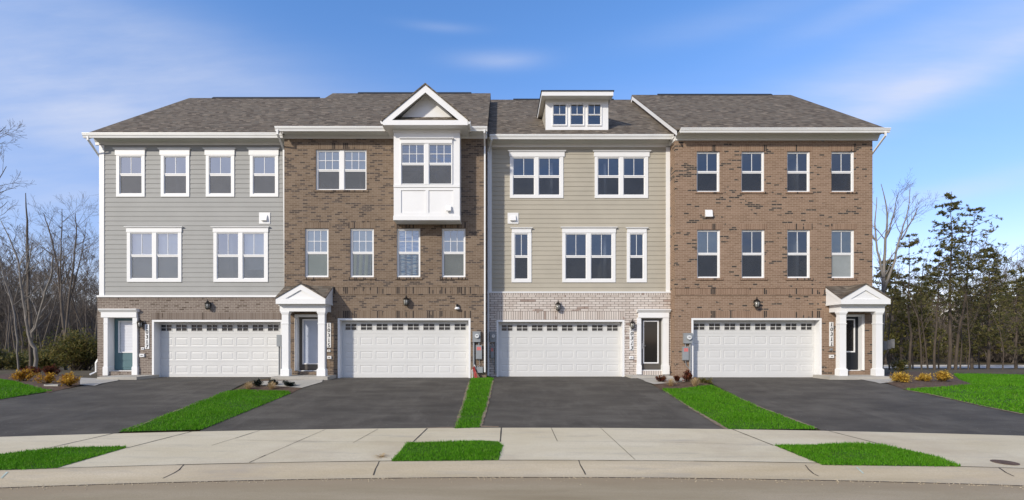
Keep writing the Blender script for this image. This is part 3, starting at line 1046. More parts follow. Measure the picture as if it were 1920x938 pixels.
def eaves(h, Y, xl, xr, gxl, gxr, yg0, yg1, yfr0, yfr1, Ye):
    """gutter, soffit and frieze; x in metres for wall (xl,xr) and gutter (gxl,gxr)"""
    zt, zb = Z(yg0, Ye - .08), Z(yg1, Ye - .08)
    g = MB(); hgt = zt - zb
    prof = [(Ye, zt - .01), (Ye, zb), (Ye - .06, zb), (Ye - .075, zb + hgt * .35), (Ye - .105, zb + hgt * .6), (Ye - .105, zb + hgt * .8), (Ye - .12, zb + hgt * .82), (Ye - .12, zt), (Ye - .105, zt), (Ye - .10, zt - .02)]
    g.prism(prof, 'x', gxl, gxr)
    g.build('gutter', M['gutter'], h)
    zs = Z(yfr0, Y)
    s_ = MB(); s_.box(xl, xr, Ye + .005, Y + .06, zs, zs + .025)
    s_.build('soffit', M['soffit'], h)
    f = MB(); zf = Z(yfr1, Y)
    f.box(xl + .003, xr - .003, Y - .03, Y + .03, zf, zs - .001)
    f.prism([(Y - .031, zs - .002), (Y - .031, zs - .11), (Y - .05, zs - .10), (Y - .10, zs - .02), (Y - .10, zs - .002)], 'x', xl + .001, xr - .001)
    f.box(xl + .005, xr - .005, Ye, Ye + .025, zs - .01, zt - .012)
    f.build('frieze_board', M['white'], h)


def side_walls(h, mat, xl, xr, Y, rf, z0=-.4, name='side_wall', depth_in=.0):
    Ye, ze, s, Yr, zr = rf
    Yb = 2 * Yr - Ye - .4
    m = MB()
    zt = ze - .1
    for x, d in ((xl, .1), (xr, -.1)):
        p = [(Y + .05, z0), (Y + .05, zt + .22), (Yr, zr - .12), (Yb, zt + .22), (Yb, z0)]
        m.prism(p, 'x', x, x + d)
    m.box(xl + .101, xr - .101, Yb - .1, Yb - .001, z0, zt + .2)
    m.build(name, mat, h)
    i = MB()      # the rooms behind the glass
    for z in (2.75, 5.75, 8.75):
        i.box(xl + .11, xr - .11, Y + .16, Y + 4.6, z - .12, z + .12)
    i.box(xl + .11, xr - .11, Y + 4.6, Y + 4.7, 0, 9.0)
    for k in (.36, .66): i.box(xl + (xr - xl) * k - .05, xl + (xr - xl) * k + .05, Y + .5, Y + 4.6, 2.9, 8.6)
    i.build('interior', M['interior'], h)


def portico(h, Yw, g0, g1, peak, base0, base1, ent, cols, ytop, ybot, Yf, Yc, slab_z):
    """gabled door hood on two square columns; Yf gable face, Yc column face, Yw wall"""
    xl, xr = X(g0, Yf), X(g1, Yf); xp = (xl + xr) / 2
    zp = Z(peak, Yf); zt, zb = Z(base0, Yf), Z(base1, Yf)      # eave board top / bottom
    p = MB()
    bw = .16
    # pediment face: base board, two rake boards, recessed tympanum
    p.box(xl, xr, Yf, Yf + .06, zb, zt)
    def rake(sx, xe):
        p.prism([(xe, zt + .001), (xp, zp), (xp, zp - bw * 1.35), (xe + sx * bw * 2.1, zt + .001)], 'y', Yf + .001, Yf + .059)
    rake(1, xl); rake(-1, xr)
    p.prism([(xl + .1, zt), (xr - .1, zt), (xp, zp - .05)], 'y', Yf + .045, Yf + .058)
    # half gables on both sides rising to the wall
    for sx, xe in ((1, xl), (-1, xr)):
        a, b = (xe, xe + .05) if sx == 1 else (xe - .05, xe)
        zpw = zp - .02
        p.prism([(Yf + .061, zb), (Yf + .061, zt), (Yw, zpw), (Yw, zb)], 'x', a, b)
        c, d = (xe - .012, xe) if sx == 1 else (xe, xe + .012)
        p.prism([(Yf + .0, zt + .0), (Yw, zpw), (Yw, zpw - .17), (Yf + .14, zt - .06), (Yf + .14, zb + .07), (Yw, zb + .07), (Yw, zb), (Yf, zb)], 'x', c, d)
    # soffit and entablature
    p.box(xl + .051, xr - .051, Yf + .061, Yw, zb + .01, zb + .04)
    e0, e1 = X(ent[0], Yc), X(ent[1], Yc); eb = Z(ytop, Yc)
    p.box(e0, e1, Yc, Yc + .30, eb, zb + .009)
    p.box(e0 - .03, e1 + .03, Yc - .03, Yc + .31, zb - .055, zb + .0085)
    p.box(e0, e0 + .26, Yc + .301, Yw, eb, zb + .009); p.box(e1 - .26, e1, Yc + .301, Yw, eb, zb + .009)
    po = p.build('portico', M['white'], h)
    # shingles: front gable + half side gables meeting in valleys
    s_ = MB(); o = .035
    P = (xp, Yf - .03, zp + o); Mw = (xp, Yw, zp + o)
    for sx, xe in ((-1, xl), (1, xr)):
        C = (xe + sx * .03, Yf - .03, zt + o); Rw = (xe + sx * .03, Yw, zp - .02 + o)
        for T in ((P, C, Mw), (C, Rw, Mw)):
            lo_ = [(q[0], q[1], q[2] - .04) for q in T]
            s_.quad(*T); s_.quad(*lo_[::-1])
            for i in range(3):
                j = (i + 1) % 3; s_.quad(T[i], lo_[i], lo_[j], T[j])
    s_.build('shingles', M['shingle'], po)
    for c0, c1 in cols:
        a, b = X(c0, Yc), X(c1, Yc); w = .22
        m = MB(); zt_, zb_ = eb - .001, slab_z
        y0 = Yc + .02
        m.box(a + .02, b - .02, y0, y0 + w - .04, zb_ + .26, zt_ - .10)
        m.box(a - .015, b + .015, y0 - .035, y0 + w - .005, zb_, zb_ + .24)          # plinth
        m.prism([(a - .015, zb_ + .24), (b + .015, zb_ + .24), (b - .02, zb_ + .27), (a + .02, zb_ + .27)], 'y', y0 - .02, y0 + w - .02)
        m.box(a + .005, b - .005, y0 - .015, y0 + w - .025, zt_ - .46, zt_ - .425)   # necking
        m.box(a + .005, b - .005, y0 - .015, y0 + w - .025, zt_ - .10, zt_ - .055)
        m.box(a - .012, b + .012, y0 - .032, y0 + w - .008, zt_ - .055, zt_)
        m.build('column', M['white'], po)


def surround(h, Y, hx0, hx1, hy0, hy1, pil, ybase, ybot):
    """flat door case with pilasters and cornice (no hood)"""
    m = MB()
    a, b, zt, zb = X(hx0, Y), X(hx1, Y), Z(hy0, Y), Z(hy1, Y)
    m.box(a + .06, b - .06, Y - .09, Y + .02, zb, zt - .12)
    m.prism([(Y - .085, zt - .119), (Y - .10, zt - .119), (Y - .17, zt - .03), (Y - .17, zt), (Y + .02, zt), (Y + .02, zt - .119)], 'x', a + .01, b - .01)
    for p0, p1 in pil:
        c, d = X(p0, Y), X(p1, Y)
        z1 = Z(ybase, Y); z0 = Z(ybot, Y)
        m.box(c, d, Y - .07, Y + .20, z1, zb - .001)
        m.box(c - .02, d + .02, Y - .09, Y + .20, z0, z1 - .03)
        m.prism([(c - .02, z1 - .03), (d + .02, z1 - .03), (d, z1), (c, z1)], 'y', Y - .08, Y + .19)
        m.box(c - .008, d + .008, Y - .08, Y + .03, zb - .24, zb - .21)
    m.build('door_surround', M['white'], h)


def soldiers(h, mat, Y, lst, proud=.004):
    """upright brick courses: (x0,x1,y0,y1)"""
    for x0, x1, y0, y1 in lst:
        m = MB(); m.box(X(x0, Y), X(x1, Y), Y - proud, Y + .02, Z(y1, Y), Z(y0, Y)); m.build('soldier_course', mat, h)


def sills(h, mat, Y, lst):
    for x0, x1, y0, y1 in lst:
        m = MB(); m.box(X(x0, Y), X(x1, Y), Y - .035, Y + .045, Z(y1, Y), Z(y0, Y) - .004); m.build('brick_sill', mat, h)


def meterset(h, Y, mx0, mx1, my0, my1, ax0, ax1, ay0, ay1, cx, cy1, extra=None):
    x0, x1, z1, z0 = X(mx0, Y), X(mx1, Y), Z(my0, Y), Z(my1, Y)
    m = MB(); m.box(x0, x1, Y - .13, Y, z0, z1); m.box(x0 - .008, x1 + .008, Y - .14, Y, z1 - .03, z1 + .004)
    c = X(cx, Y)
    m.tube([(c, Y - .05, z0), (c, Y - .05, Z(cy1, Y))], .035, 8)
    o = m.build('electric_meter', M['meter'], h)
    r = (x1 - x0) * .26
    g = MB()
    cc, zc = (x0 + x1) / 2 + .02, (z0 + z1) / 2 + .03
    for (rr, y0, y1) in ((r * 1.15, Y - .155, Y - .13),):
        pts = [(cc + rr * math.cos(t), zc + rr * math.sin(t)) for t in np.linspace(0, 2 * math.pi, 20, endpoint=False)]
        g.prism(pts, 'y', y0, y1)
    g.build('meter_rim', M['meter'], o)
    g = MB(); pts = [(cc + r * math.cos(t), zc + r * math.sin(t)) for t in np.linspace(0, 2 * math.pi, 20, endpoint=False)]
    g.prism(pts, 'y', Y - .20, Y - .1551)
    for q in (-.05, .05): pass
    g.build('meter_dial', M['meterglass'], o)
    g = MB(); g.box(cc - r * .5, cc + r * .5, Y - .203, Y - .2001, zc - r * .1, zc + r * .35); g.build('meter_display', M['doorbell'], o)
    x0, x1, z1, z0 = X(ax0, Y), X(ax1, Y), Z(ay0, Y), Z(ay1, Y)
    m = MB(); m.box(x0, x1, Y - .10, Y, z0, z1); m.box(x0 + .01, x1 - .01, Y - .112, Y - .1001, z0 + .02, z1 - .02)
    m.tube([((x0 + x1) / 2, Y - .05, z1), ((x0 + x1) / 2, Y - .05, z1 + .12)], .022, 6)
    m.tube([((x0 + x1) / 2, Y - .05, z0), ((x0 + x1) / 2 + .03, Y - .06, z0 - .2), (c + .02, Y - .06, z0 - .38)], .012, 5)
    b = m.build('disconnect_box', M['meter'], h)
    w = x1 - x0
    g = MB(); g.box(x0 + w * .16, x1 - w * .16, Y - .115, Y - .1121, z1 - .19, z1 - .06); g.build('warning_sticker', M['red'], b)
    return o


GROUP = 'townhouses in the brick and siding row'
XB = [X(187, 18.55), -8.19, -.526, 6.68, X(1636, 18.33)]

# ================================================================== house 1 (grey siding)
Y1 = 18.55; GLASS = 'glass'
h = root('townhouse', ((XB[0] + XB[1]) / 2, Y1, 0), 'grey lap-sided townhouse over taupe brick with a teal front door, left end of the row', 'townhouse', GROUP)
Yk = Y1 - .07
holes = []
for a in (219, 302.5, 386.8, 469.2):
    w = 53.2
    holes.append(window(h, Y1, (a, a + w, 291.7, 369.5), [(a + 7, a + w - 7)], (295, 325.5), (330, 362.5), head=(a - 4.5, a + w + 3.5, 279, 291.7)))
holes.append(window(h, Y1, (239, 341, 435.8, 529), [(246.6, 285), (295.5, 333.6)], (438.5, 477.5), (482, 521.5), head=(235.5, 344.5, 425.5, 435.8), blind=[('blind', .95), ('blind', .95)], screen='light_screen', label='double window with white slatted blinds down'))
holes.append(window(h, Y1, (401, 503, 435.8, 529), [(408.6, 446.5), (457, 495)], (438.5, 477.5), (482, 521.5), head=(397.5, 506.5, 425.5, 435.8), blind=[None, ('blind', .8)], screen='light_screen', label='double window with a white blind on its right half'))
zb = Z(555, Y1)
s_ = MB(); lap_siding(s_, XB[0] + .19, XB[1], zb, Z(271, Y1), Y1, holes, .181); s_.build('lap_siding', M['grey_siding'], h)
t = MB(); t.box(XB[0], XB[0] + .19, Y1 - .03, Y1 + .06, zb, Z(271, Y1)); t.build('corner_board', M['white'], h)
t = MB(); t.box(XB[0] - .03, XB[1], Yk - .04, Y1 + .02, Z(557.5, Yk), Z(554, Yk)); t.build('water_table', M['white'], h)
hb = [garage(h, Yk, (285, 530, 600), 297.6, 527, (705, 678.7, 652.4, 626.1, 600), [(686, 700), (659.6, 674.5), (633, 648.7)], (609.3, 620.6), 301.8, 28.66, 20.2, .36),
      front_door(h, Yk, .28, 214.5, 258, 597, 693.5, (224, 250, 603.5, 660), M['teal'], 'blinds', 'teal front door with a white blind behind its glass', 'r', 2, 'brick1')]
surround(h, Yk, 189.8, 261.8, 579.6, 595.5, [(197, 204.5), (251, 259.5)], 687, 704)
w = MB(); w.plate(XB[0] - .03, XB[1], -.3, Z(557.6, Yk), hb, Yk, Yk + .2); w.build('brick_wall', M['brick1'], h)
soldiers(h, M['sold1'], Yk, [(283, 533, 586, 599.6), (185.5, 533, 557.8, 562)], .01)
lantern(h, 387, 399, 562, 581.5, Yk); lantern(h, 261.5, 271.5, 597, 616, Yk)
plate_number(h, 272.5, 280.2, 608.5, 654.5, Yk, '10317')
small_box(h, 'doorbell', 265.5, 271, 651.5, 656, Yk, 'white', .03, 'doorbell'); small_box(h, 'keypad', 263, 272, 663.5, 669.5, Yk, 'white', .05, 'doorbell')
vent(h, 486.4, 507, 399, 420, Y1)
small_box(h, 'electric_meter', 521.5, 531, 628, 650, Yk - .01, 'meter', .13)
m = MB(); m.tube([(X(525, Yk), Yk - .06, Z(650, Yk)), (X(525, Yk), Yk - .06, .1)], .03, 8); m.build('conduit', M['meter'], h)
Ye = Y1 - .42
xl = X(160, Ye)
rf = roof(h, Y1, xl + .03, XB[1] - .0, 250.5, 184, side_r=False)
eaves(h, Y1, xl + .04, XB[1], xl - .04, XB[1] - .0, 249.5, 258, 262, 272.5, Ye)
side_walls(h, M['grey_siding'], XB[0] + .005, XB[1] - .002, Y1, rf)
zg = Z(257, Ye)
downspout(h, [(xl + .15, Ye - .06, zg), (xl + .15, Ye - .06, zg - .12), (XB[0] - .05, Y1 + .12, zg - .62), (XB[0] - .05, Y1 + .12, .85), (XB[0] - .18, Y1 + .05, .55), (XB[0] - .18, Y1 + .05, .2), (XB[0] - .3, Y1 - .1, .1)], .034)

# ================================================================== house 2 (brown brick, bay)
Y2 = 18.2; GLASS = 'glass2'
h = root('townhouse', ((XB[1] + XB[2]) / 2, Y2, 0), 'brown brick townhouse with a white gabled bay and pedimented hood over its door', 'townhouse', GROUP)
holes = []
holes.append(window(h, Y2, (592, 687, 280.5, 356.5), [(596, 634.7), (645.8, 684.3)], (283.5, 316.5), (320.5, 353.5), (2, 1), brick=True, blind=[('greyshade', .48), ('greyshade', .48)]))
for a, bl, lb in ((571.8, 'shade', None), (656.8, 'drape', 'window with a pale swept curtain'), (744, 'stripes', 'window with a blue banded cloth behind it'), (828.6, 'greyshade', None)):
    holes.append(window(h, Y2, (a, a + 44, 428.5, 520), [(a + 3.6, a + 40.4)], (432, 471.5), (476, 516.5), (2, 1), brick=True, blind=[(bl, 1.0)], label=lb, screen='light_screen'))
holes.append(garage(h, Y2, (633.3, 882.2, 597), 643.5, 877.4, (707, 679.7, 653.2, 626.2, 599), [(685, 700), (659, 673.5), (632, 647)], (607.4, 618.8), 647.7, 29.24, 20.8, .28))
holes.append(front_door(h, Y2, .25, 561.2, 604, 595, 693.5, (569, 597, 600.5, 681.5), M['taupe'], 'doorshade', 'dark taupe front door with frosted full-height glass', 'r', 0, 'brick2', (553.5, 612, 590)))
w = MB(); w.plate(XB[1], XB[2], -.3, Z(259, Y2), holes, Y2, Y2 + .2); w.build('brick_wall', M['brick2'], h)
soldiers(h, M['sold2'], Y2, [(588, 691, 268, 279.8), (622, XB[2] * F / Y2 + CX, 538.5, 551), (630, 885, 583, 596.5), (740, 792, 417, 428), (825, 876, 417, 428), (568, 619, 417, 428), (653, 704, 417, 428)], .006)
soldiers(h, M['brick2'], Y2, [(534, XB[2] * F / Y2 + CX, 536.3, 538.3), (622, XB[2] * F / Y2 + CX, 551.2, 553)], .022)
sills(h, M['sold2'], Y2, [(589, 691, 356.5, 360), (568.5, 619.5, 520, 524.3), (653.5, 704.5, 520, 524.3), (740.5, 792, 520, 524.3), (825, 876.5, 520, 524.3)])
lantern(h, 757.5, 768, 553.5, 575, Y2)
m = MB(); c = X(857.5, Y2); zc = Z(577, Y2)
m.lathe(c, Y2 - .07, [(.09, zc - .07), (.10, zc - .04), (.075, zc + .0), (.03, zc + .02)], 12); m.box(c - .06, c + .06, Y2 - .03, Y2, zc - .06, zc + .1)
fl = m.build('security_light', M['white'], h)
m = MB(); m.lathe(c + .005, Y2 - .07, [(.045, zc + .02), (.055, zc + .08), (.04, zc + .13)], 10); m.build('light_head', M['lampblack'], fl)
plate_number(h, 613.4, 620.6, 605.5, 652, Y2, '10315')
small_box(h, 'doorbell', 614, 620, 656, 660, Y2, 'white', .03, 'doorbell'); small_box(h, 'keypad', 614.3, 622, 667.5, 673, Y2, 'white', .05, 'doorbell')
# bay
Yb = Y2 - .62
bx0, bx1 = X(738.3, Yb), X(861.9, Yb); bz1, bz0 = Z(238, Yb), Z(411, Yb)
b = MB()
wo = [(754, 794.7), (805.5, 846)]
bh = (X(752, Yb), X(848, Yb), Z(346.5, Yb), Z(270, Yb))
pn = [(X(752, Yb), X(797.5, Yb), Z(399.5, Yb), Z(357, Yb)), (X(803.5, Yb), X(849.5, Yb), Z(399.5, Yb), Z(357, Yb))]
b.plate(bx0, bx1, bz0, bz1, [bh] + pn, Yb, Yb + .03, sides=False)
for q in pn: b.quad((q[0], Yb + .028, q[2]), (q[1], Yb + .028, q[2]), (q[1], Yb + .028, q[3]), (q[0], Yb + .028, q[3]))
b.box(bx0 - .001, bx0 + .05, Yb + .0005, Y2, bz0, bz1); b.box(bx1 - .05, bx1 + .001, Yb + .0005, Y2, bz0, bz1)
b.box(bx0 - .015, bx1 + .015, Yb - .02, Yb - .0005, bz0 - .04, bz0 + .12)
b.box(bx0 - .004, bx1 + .004, Yb - .025, Yb - .0005, Z(351.5, Yb), Z(346.7, Yb))
b.box(bx0 - .02, bx1 + .02, Yb - .03, Yb - .0005, Z(249, Yb), bz1)
b.box(bx0 - .02, bx1 + .02, Yb, Y2, bz0 - .045, bz0 - .001)
bo = b.build('bay', M['white'], h)
window(bo, Yb, (751.5, 848.5, 269.5, 347), wo, (272, 305.5), (310, 344.5), (2, 1), head=(749.5, 851, 260, 269.5), blind=None)
vent(h, 837, 846, 385.5, 397, Yb, False)
# gable over the bay
Yg = Yb - .42
gx0, gx1, gpz = X(718, Yg), X(877, Yg), Z(159.5, Yg)
gxp = (gx0 + gx1) / 2; gzt, gzb = Z(225.5, Yg), Z(234.5, Yg)
gm = MB(); bw = .2
gm.box(gx0, gx1, Yg, Yg + .04, gzb, gzt)
sl = (gpz - gzt) / (gxp - gx0)
for sx, xe in ((1, gx0), (-1, gx1)):
    gm.prism([(xe, gzt + .001), (gxp, gpz), (gxp, gpz - bw * 1.32), (xe + sx * bw * 1.32 / sl, gzt + .001)], 'y', Yg + .001, Yg + .039)
gm.prism([(gx0 + .2, gzt - .05), (gx1 - .2, gzt - .05), (gxp, gpz - .08)], 'y', Yb - .02, Yb + .03)
gm.box(gx0 + .01, gx1 - .01, Yg + .041, Y2 - .03, gzb + .02, gzb + .05)
gm.build('bay_gable', M['white'], bo)
gm = MB()
for sx, xe in ((1, gx0), (-1, gx1)):   # boxed soffit under the slopes
    gm.prism([(xe + .02, gzt), (gxp, gpz - .04), (gxp, gpz - .07), (xe + .05, gzt)], 'y', Yg + .0405, Y2 + 3.)
gm.build('gable_soffit', M['soffit'], bo)
gm = MB()
gm.prism([(Yg + .0405, gzt - .02), (Yb - .021, Z(220.3, Yb)), (Yb - .021, gzt - .03)], 'x', gx0 + .12, gx1 - .12)
for sx, xe in ((-1, gx0), (1, gx1)):
    a = (xe + sx * .05, gzt - .05 * sl + .0); q = .045
    gm.prism([a, (gxp, gpz + q * .3), (gxp, gpz + q * 1.5), (a[0], a[1] + q * 1.4)], 'y', Yg - .03, Y2 + 3.6)
gm.build('gable_shingles', M['shingle'], bo)
gm = MB()
for sx, xe in ((-1, gx0), (1, gx1)):
    gm.prism([(xe, gzt - .02), (xe + sx * .10, gzt - .02), (xe + sx * .10, gzt - .06), (xe + sx * .06, gzt - .13), (xe, gzt - .13)], 'y', Yg + .02, Y2 - .35)
gm.build('gable_gutter', M['gutter'], bo)
# hood
portico(h, Y2 - .004, 517.5, 609.3, 532.5, 560, 570, (524.5, 610), [(526.8, 541.3), (594.7, 609.2)], 584, 705, 17.4, 17.6, .113)
Ye = Y2 - .42
rf = roof(h, Y2, XB[1] - .06, XB[2] + .03, 238.5, 175)
eaves(h, Y2, XB[1] - .06, XB[2] + .03, XB[1] - .12, XB[2] + .05, 237.5, 245.5, 248, 260.5, Ye)
side_walls(h, M['brick2'], XB[1], XB[2], Y2, rf)
zg = Z(245, Ye)
downspout(h, [(XB[1] - .03, Ye - .07, zg), (XB[1] - .03, Ye - .07, zg - .15), (XB[1] - .07, Y2 + .12, zg - .5), (XB[1] - .07, Y2 + .25, Z(556, Y2))], .036)
downspout(h, [(XB[2] - .06, Ye - .07, zg), (XB[2] - .06, Ye - .07, zg - .1), (XB[2] - .06, Y2 - .06, zg - .45), (XB[2] - .06, Y2 - .06, .22)], .034)
meterset(h, Y2, 886.4, 901, 622, 641.5, 892.4, 904, 647.5, 673.6, 888.5, 700)
small_box(h, 'junction_box', 894.6, 905.5, 688, 699, Y2, 'meter', .12)
m = MB(); m.tube([(X(890, Y2), Y2 - .07, .5), (X(893, Y2), Y2 - .08, .33), (X(900, Y2), Y2 - .06, .42), (X(897, Y2), Y2 - .1, .35)], .018, 6); m.tube([(X(886, Y2), Y2 - .1, .0), (X(885.5, Y2), Y2 - .1, .3), (X(889, Y2), Y2 - .05, .34)], .02, 6)
m.build('white_cable', M['white'], h)

# ================================================================== house 3 (beige siding, dormer)
Y3 = 18.9; GLASS = 'glass3'
h = root('townhouse', ((XB[2] + XB[3]) / 2, Y3, 0), 'beige lap-sided townhouse over cream brick with a three-window roof dormer', 'townhouse', GROUP)
Yk = Y3 - .07
holes = []
for a in (956, 1114.8):
    holes.append(window(h, Y3, (a, a + 100, 294.5, 372), [(a + 7, a + 45), (a + 55, a + 92.5)], (297.5, 329), (333.5, 365), head=(a - 4, a + 105, 283.5, 294.5), screen='dark_screen'))
for a in (959, 1174.9):
    holes.append(window(h, Y3, (a, a + 37.4, 436.8, 529.8), [(a + 7, a + 30)], (440, 479), (483.5, 522.5), head=(a - 2, a + 39.5, 427.4, 436.8), screen='dark_screen'))
holes.append(window(h, Y3, (1054, 1153.7, 436.8, 529.8), [(1061.3, 1098.3), (1109, 1146.3)], (440, 479), (483.5, 522.5), head=(1051, 1157, 426.5, 436.8), screen='dark_screen'))
zb = Z(548, Y3)
s_ = MB(); lap_siding(s_, XB[2], XB[3], zb, Z(275, Y3), Y3, holes, .181); s_.build('lap_siding', M['beige_siding'], h)
t = MB(); t.box(X(914.5, Y3), X(922, Y3), Y3 - .03, Y3 + .06, zb, Z(275, Y3)); t.build('corner_board', M['white'], h)
t = MB(); t.box(X(1248.3, Y3), X(1256, Y3), Y3 - .03, Y3 + .06, zb, Z(275, Y3)); t.build('corner_board', M['white'], h)
t = MB(); t.box(XB[2], XB[3], Yk - .03, Y3 + .02, Z(549.5, Yk), Z(547, Yk)); t.build('water_table', M['white'], h)
hb = [garage(h, Yk, (931, 1170.8, 600), 936.7, 1162.2, (704.5, 678, 652.5, 626.3, 600), [(683.5, 697), (658, 672), (632.8, 647)], (609.7, 620.4), 940.8, 28.19, 20.1, .26),
      front_door(h, Yk, .12, 1201.5, 1241, 597.5, 692.5, (1207, 1233, 603, 680), M['taupe'], 'darkglass', 'taupe front door with a tall dark glass pane', 'l', 0, 'sold3')]
surround(h, Yk, 1193, 1256, 580.5, 596, [(1193.5, 1201), (1242, 1253)], 684, 702)
w = MB(); w.plate(XB[2], XB[3], -.3, Z(549.6, Yk), hb, Yk, Yk + .2); w.build('brick_wall', M['brick3'], h)
soldiers(h, M['sold3'], Yk, [(930, 1171.5, 584, 599.5), (918, 1256, 549.8, 553.5)], .012)
lantern(h, 1040.3, 1051, 563, 584, Yk); lantern(h, 1179.5, 1189, 598.5, 617.5, Yk)
plate_number(h, 1180.3, 1187.4, 612, 657, Yk, '10313', .22)
small_box(h, 'keypad', 1179.4, 1187, 668, 673.5, Yk, 'white', .05, 'doorbell')
vent(h, 951.7, 972, 399.5, 420, Y3)
Ye = Y3 - .42
rf = roof(h, Y3, XB[2] + .05, XB[3] - .02, 253.5, 187, False, False)
eaves(h, Y3, XB[2] + .02, XB[3], XB[2] + .12, XB[3] - .04, 252.5, 260.5, 264.5, 276.5, Ye)
side_walls(h, M['beige_siding'], XB[2] + .001, XB[3] - .001, Y3, rf)
zg = Z(260, Ye)
downspout(h, [(XB[2] + .2, Ye - .07, zg), (XB[2] + .2, Ye - .07, zg - .08), (X(915.8, Y3), Yk - .06, zg - .4), (X(915.8, Y3), Yk - .06, .12), (X(915.3, Y3), Yk - .2, .05)], .032)
meterset(h, Yk, 918.6, 930, 622.5, 641.5, 919.8, 926, 650, 672, 929, 700)
# dormer
Ye3, ze3, s3, Yr3, zr3 = rf
Yd = 19.18
dx0, dx1 = X(1023, Yd), X(1140.5, Yd); dz1 = Z(181, Yd); dz0 = ze3 + s3 * (Yd - Ye3) - .06
d = MB()
du = [(1038, 1060.6), (1071, 1093.2), (1103.3, 1125.6)]
dh = [(X(a - 2, Yd), X(b + 2, Yd), Z(236, Yd), Z(194, Yd)) for a, b in du]
d.plate(dx0, dx1, dz0, dz1, dh, Yd, Yd + .05)
do = d.build('dormer', M['white'], h)
for a, b in du:
    window(do, Yd, (a - 2.5, b + 2.5, 193.5, 236.5), [(a, b)], (196.5, 214.3), (216.3, 233.2), (1, 0), screen=False)
m = MB()
Yi = Ye3 + (dz1 - ze3) / s3
for x0, x1 in ((dx0, dx0 + .06), (dx1 - .06, dx1)):
    m = MB(); m.prism([(Yd + .051, dz0), (Yd + .051, dz1), (Yi + .3, dz1 + .05), (Yi + .3, dz1 - .1)], 'x', x0, x1)
    m.build('dormer_cheek', M['beige_siding'], do)
m = MB(); Yf = Yd - .40
fx0, fx1 = X(1015.8, Yf), X(1150, Yf); fz1, fz0 = Z(171.5, Yf), Z(179.5, Yf)
Yj = Ye3 + (fz1 + .12 - ze3) / s3
rise = .05
m.box(fx0, fx1, Yf, Yf + .03, fz0, fz1)
for x0, x1 in ((fx0, fx0 + .03), (fx1 - .03, fx1)):
    m.prism([(Yf + .031, fz0), (Yf + .031, fz1), (Yj + .1, fz1 + rise * (Yj - Yf)), (Yj + .1, fz0 + rise * (Yj - Yf))], 'x', x0, x1)
m.build('dormer_fascia', M['white'], do)
m = MB(); m.prism([(Yf + .031, fz0 + .03), (Yf + .031, fz0 + .05), (Yj + .1, fz0 + .05 + rise * (Yj - Yf)), (Yj + .1, fz0 + .03 + rise * (Yj - Yf))], 'x', fx0 + .031, fx1 - .031); m.build('dormer_soffit', M['soffit'], do)
m = MB(); m.prism([(Yf - .03, fz1 + .001), (Yf - .03, fz1 + .035), (Yj + .6, fz1 + .035 + rise * (Yj + .6 - Yf)), (Yj + .6, fz1 + .001 + rise * (Yj + .6 - Yf))], 'x', fx0 - .03, fx1 + .03); m.build('dormer_roof', M['ridge'], do)

# ================================================================== house 4 (tan brick)
Y4 = 18.33
h = root('townhouse', ((XB[3] + XB[4]) / 2, Y4, 0), 'tan-red brick townhouse with scattered black bricks and a black front door, at the right end', 'townhouse', GROUP)
holes = []
for k, a in enumerate((1306.5, 1390.4, 1476, 1558.9)):
    holes.append(window(h, Y4, (a, a + 43.4, 284, 360), [(a + 2.8, a + 39.5)], (287, 319.8), (324, 357), brick=True, screen='dark_screen'))
for k, a in enumerate((1307.4, 1390.8, 1476.3, 1559.2)):
    bl = [('greyshade', .5)] if k == 0 else [('greyshade', 1.0)] if k == 3 else None
    holes.append(window(h, Y4, (a, a + 43.4, 431, 521.5), [(a + 2.8, a + 39.5)], (434, 473.5), (478, 518.5), brick=True, blind=bl, screen='dark_screen' if k != 3 else False, label='window with a pale shade drawn down' if k == 3 else None))
holes.append(garage(h, Y4, (1296.3, 1540.5, 596.7), 1296.6, 1526.2, (704.5, 677.8, 651.7, 625.3, 599), [(682.7, 698), (656.4, 671.8), (631, 646.5)], (607, 618.6), 1300.7, 28.7, 20.5, .30))
holes.append(front_door(h, Y4, .22, 1571, 1609, 594.3, 692.8, (1577, 1601, 600, 659), M['black'], 'darkglass', 'black front door with white-framed half glass', 'l', 0, 'brick4', (1567, 1619.5, 590)))
w = MB(); w.plate(XB[3], XB[4], -.3, Z(262, Y4), holes, Y4, Y4 + .2); w.build('brick_wall', M['brick4'], h)
xe = XB[4] * F / Y4 + CX; xs_ = XB[3] * F / Y4 + CX
soldiers(h, M['sold4'], Y4, [(a - 4, a + 47, 272, 283.5) for a in (1306.5, 1390.4, 1476, 1558.9)] + [(a - 4, a + 47, 419.5, 430.5) for a in (1307.4, 1390.8, 1476.3, 1559.2)] + [(xs_, xe, 541, 552), (1294, 1544, 583, 596.2)], .006)
soldiers(h, M['brick4'], Y4, [(xs_ - .5, xe, 538.6, 540.7), (xs_ - .5, xe, 552.2, 554)], .022)
sills(h, M['sold4'], Y4, [(a - 3, a + 48, 360, 363.3) for a in (1306.5, 1390.4, 1476, 1558.9)] + [(a - 3, a + 48, 521.5, 525.3) for a in (1307.4, 1390.8, 1476.3, 1559.2)])
lantern(h, 1410.3, 1421, 557.5, 579, Y4)
plate_number(h, 1554.5, 1562, 604, 649.5, Y4, '10311', .1)
small_box(h, 'doorbell', 1555.5, 1560.5, 653.5, 657.5, Y4, 'meter', .03, 'doorbell'); small_box(h, 'keypad', 1554, 1562.3, 665.5, 671.5, Y4, 'white', .05, 'doorbell')
vent(h, 1321, 1334.3, 394, 408, Y4, False)
portico(h, Y4 - .004, 1577.5, 1669.3, 533, 561, 570.5, (1576.5, 1659), [(1574.3, 1588.4), (1642.2, 1656.6)], 584.3, 705, 17.5, 17.7, .113)
Ye = Y4 - .42
xr_ = X(1664, Ye)
rf = roof(h, Y4, XB[3] - .12, xr_ - .03, 241, 178)
